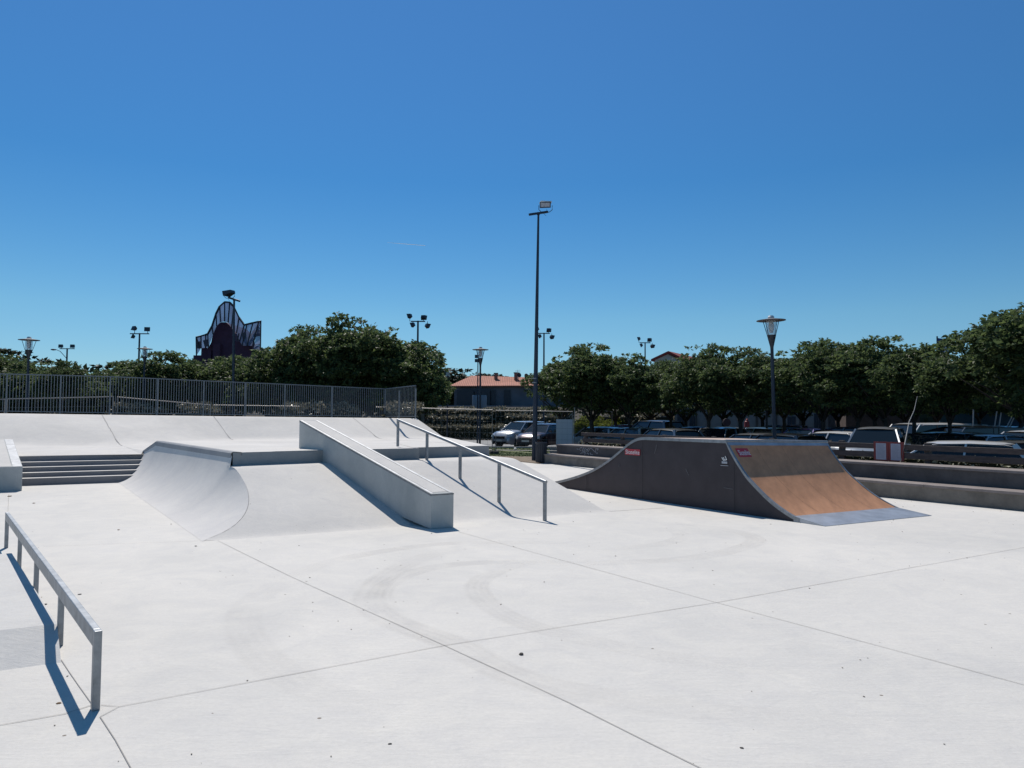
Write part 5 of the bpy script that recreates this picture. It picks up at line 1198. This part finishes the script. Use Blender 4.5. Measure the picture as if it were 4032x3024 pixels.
    parts.append(('number_plate', MB().box((hl + .015, 0, .46), (.02, .50, .11)), M_plate, False)); parts.append(('number_plate', MB().box((-hl - .01, 0, .62), (.03, .50, .11)), M_plate, False))
    for w in K['wb']:
        for s in (1, -1):
            ax_ = Matrix.Rotation(math.radians(90), 3, 'X'); t_ = MB().lathe([(r * .62, -.10), (r * .96, -.10), (r, -.06), (r, .06), (r * .96, .10), (r * .62, .10)], (w, s * (hw - .12), r), 22, ax_)
            rm = MB().lathe([(.03, -.085), (r * .2, -.08), (r * .64, -.05), (r * .64, .05), (r * .2, .08), (.03, .085)], (w, s * (hw - .12), r), 22, ax_)
            parts.append(('wheel', t_, M_tyre, True, [('rim', rm, M_rim)]))
    return parts
def car(kind, color, loc, heading, label, group='cars parked behind the timber barrier', name='parked_car'):
    t_ = thing(name, loc, heading, label, 'van' if kind == 'van' else 'car', group)
    if kind not in CARP:
        CARP[kind] = []
        for p in mk_car(kind):
            o = p[1].build(p[0], PAINT['silver'] if p[2] == 'PAINT' else p[2], t_, smooth=p[3]); subs = []
            for nm, m_, mm_ in (p[4] if len(p) > 4 else []):
                q = m_.build(nm, mm_, o, smooth=True); subs.append((nm, q.data))
            CARP[kind].append((p[0], o, p[2] == 'PAINT', subs))
        objs = [c[1] for c in CARP[kind]]
    else:
        objs = []
        for nm, o, pt, subs in CARP[kind]:
            c = o.copy(); c.parent = t_; COL.objects.link(c); objs.append(c)
            for snm, sd in subs:
                q = bpy.data.objects.new(snm, sd); COL.objects.link(q); q.parent = c
                md = q.modifiers.new('es', 'EDGE_SPLIT'); md.split_angle = math.radians(38)
    for c, (nm, o, pt, subs) in zip(objs, CARP[kind]):
        if pt: c.material_slots[0].link = 'OBJECT'; c.material_slots[0].material = PAINT[color]
    return t_
def carp(kind, color, sx, y, hdg, label, roof_sy=None, group='cars parked behind the timber barrier'):
    q = Q(sx, 1650, y); z = GZ
    if roof_sy: z = Q(sx, roof_sy, y).z - KINDS[kind]['H']
    return car(kind, color, (q.x, y, min(z, .3)), math.radians(hdg), label, group)
G2 = 'cars beside the pale lane'
# heading 0 = nose towards +X (right); 90 = away from the camera; 270 = towards the camera
carp('suv', 'silver', 2058, 49, 228, 'silver off road car facing left beside the tall mast', 1658, G2)
carp('hatch', 'plum', 2142, 45.5, 236, 'dark plum hatchback behind the tall mast, overlapping the silver car', 1667, G2)
carp('estate', 'silver', 2352, 40, 118, 'silver roofed estate car just behind the left end of the timber barrier', 1679)
carp('hatch', 'magenta', 2450, 50, 118, 'car with a magenta red roof behind the silver estate', 1672)
carp('hatch', 'beige', 2478, 37, 118, 'beige grey hatchback seen from behind near the ramp top left corner', 1682)
carp('suv', 'dark', 2570, 43, 118, 'dark off road car taller than its neighbours behind the beige hatchback', 1654)
carp('hatch', 'grey', 2620, 33, 112, 'grey hatchback with sun glare on its rear window', 1686)
carp('estate', 'blue', 2722, 38.5, 118, 'blue roofed car right of the glaring grey hatchback', 1679)
carp('mpv', 'silver', 2830, 35, 232, 'silver people carrier facing left behind the ramp deck', 1681)
carp('estate', 'teal', 2965, 41, 118, 'teal grey car behind a tree trunk left of the big lantern lamp', 1681)
carp('suv', 'dark', 3040, 46, 160, 'dark long off road car behind the big lantern lamp pole', 1673)
carp('hatch', 'navy', 3130, 44, 60, 'dark blue car right behind the big lantern lamp pole', 1672)
carp('estate', 'grey', 2960, 30, 112, 'grey car whose roof just shows over the ramp deck left of the lamp pole', 1704)
carp('hatch', 'black', 3065, 28.5, 112, 'black car whose roof just shows over the ramp deck right of the lamp pole', 1706)
carp('hatch', 'purple', 3165, 34, 225, 'purple hatchback facing left behind the ramp corner', 1685)
carp('hatch', 'white', 3270, 28, 112, 'white roofed hatchback above the right end of the ramp', 1697)
carp('estate', 'grey', 3310, 42, 118, 'grey car far behind the white roofed hatchback', 1680)
carp('mpv', 'silver', 3455, 25.5, 238, 'silver grey people carrier facing the camera above the sign panels', 1681)
carp('van', 'white', 3645, 33, 195, 'white van behind the right hand sign panel', 1665, 'vans in the car park')
carp('van', 'black', 3830, 32, 190, 'dark van right behind the white van', 1676, 'vans in the car park')
carp('estate', 'black', 3665, 24.5, 200, 'black car with bright reflections right of the people carrier', 1700)
carp('hatch', 'silver', 3845, 24.5, 205, 'silver hatchback facing left at the far right', 1708)
carp('hatch', 'white', 3715, 20.5, 150, 'white car right behind the timber barrier beside the panels', 1734)
carp('suv', 'grey', 4000, 20.5, 150, 'grey car right behind the timber barrier at the right edge', 1731)
carp('hatch', 'white', 4040, 28, 200, 'white car far right, cut by the edge of the photo', 1694)
G3 = 'cars seen through the railing'
car('hatch', 'white', (Q(590, 1600, 50).x, 50, GZ), math.radians(215), 'left one of two pale cars seen through the railing', G3)
car('estate', 'silver', (Q(705, 1600, 47).x, 47, GZ), math.radians(210), 'right one of two pale cars seen through the railing', G3)
car('hatch', 'teal', (Q(1085, 1600, 46).x, 46, GZ), math.radians(195), 'dark teal car seen through the railing right of the tower', G3)
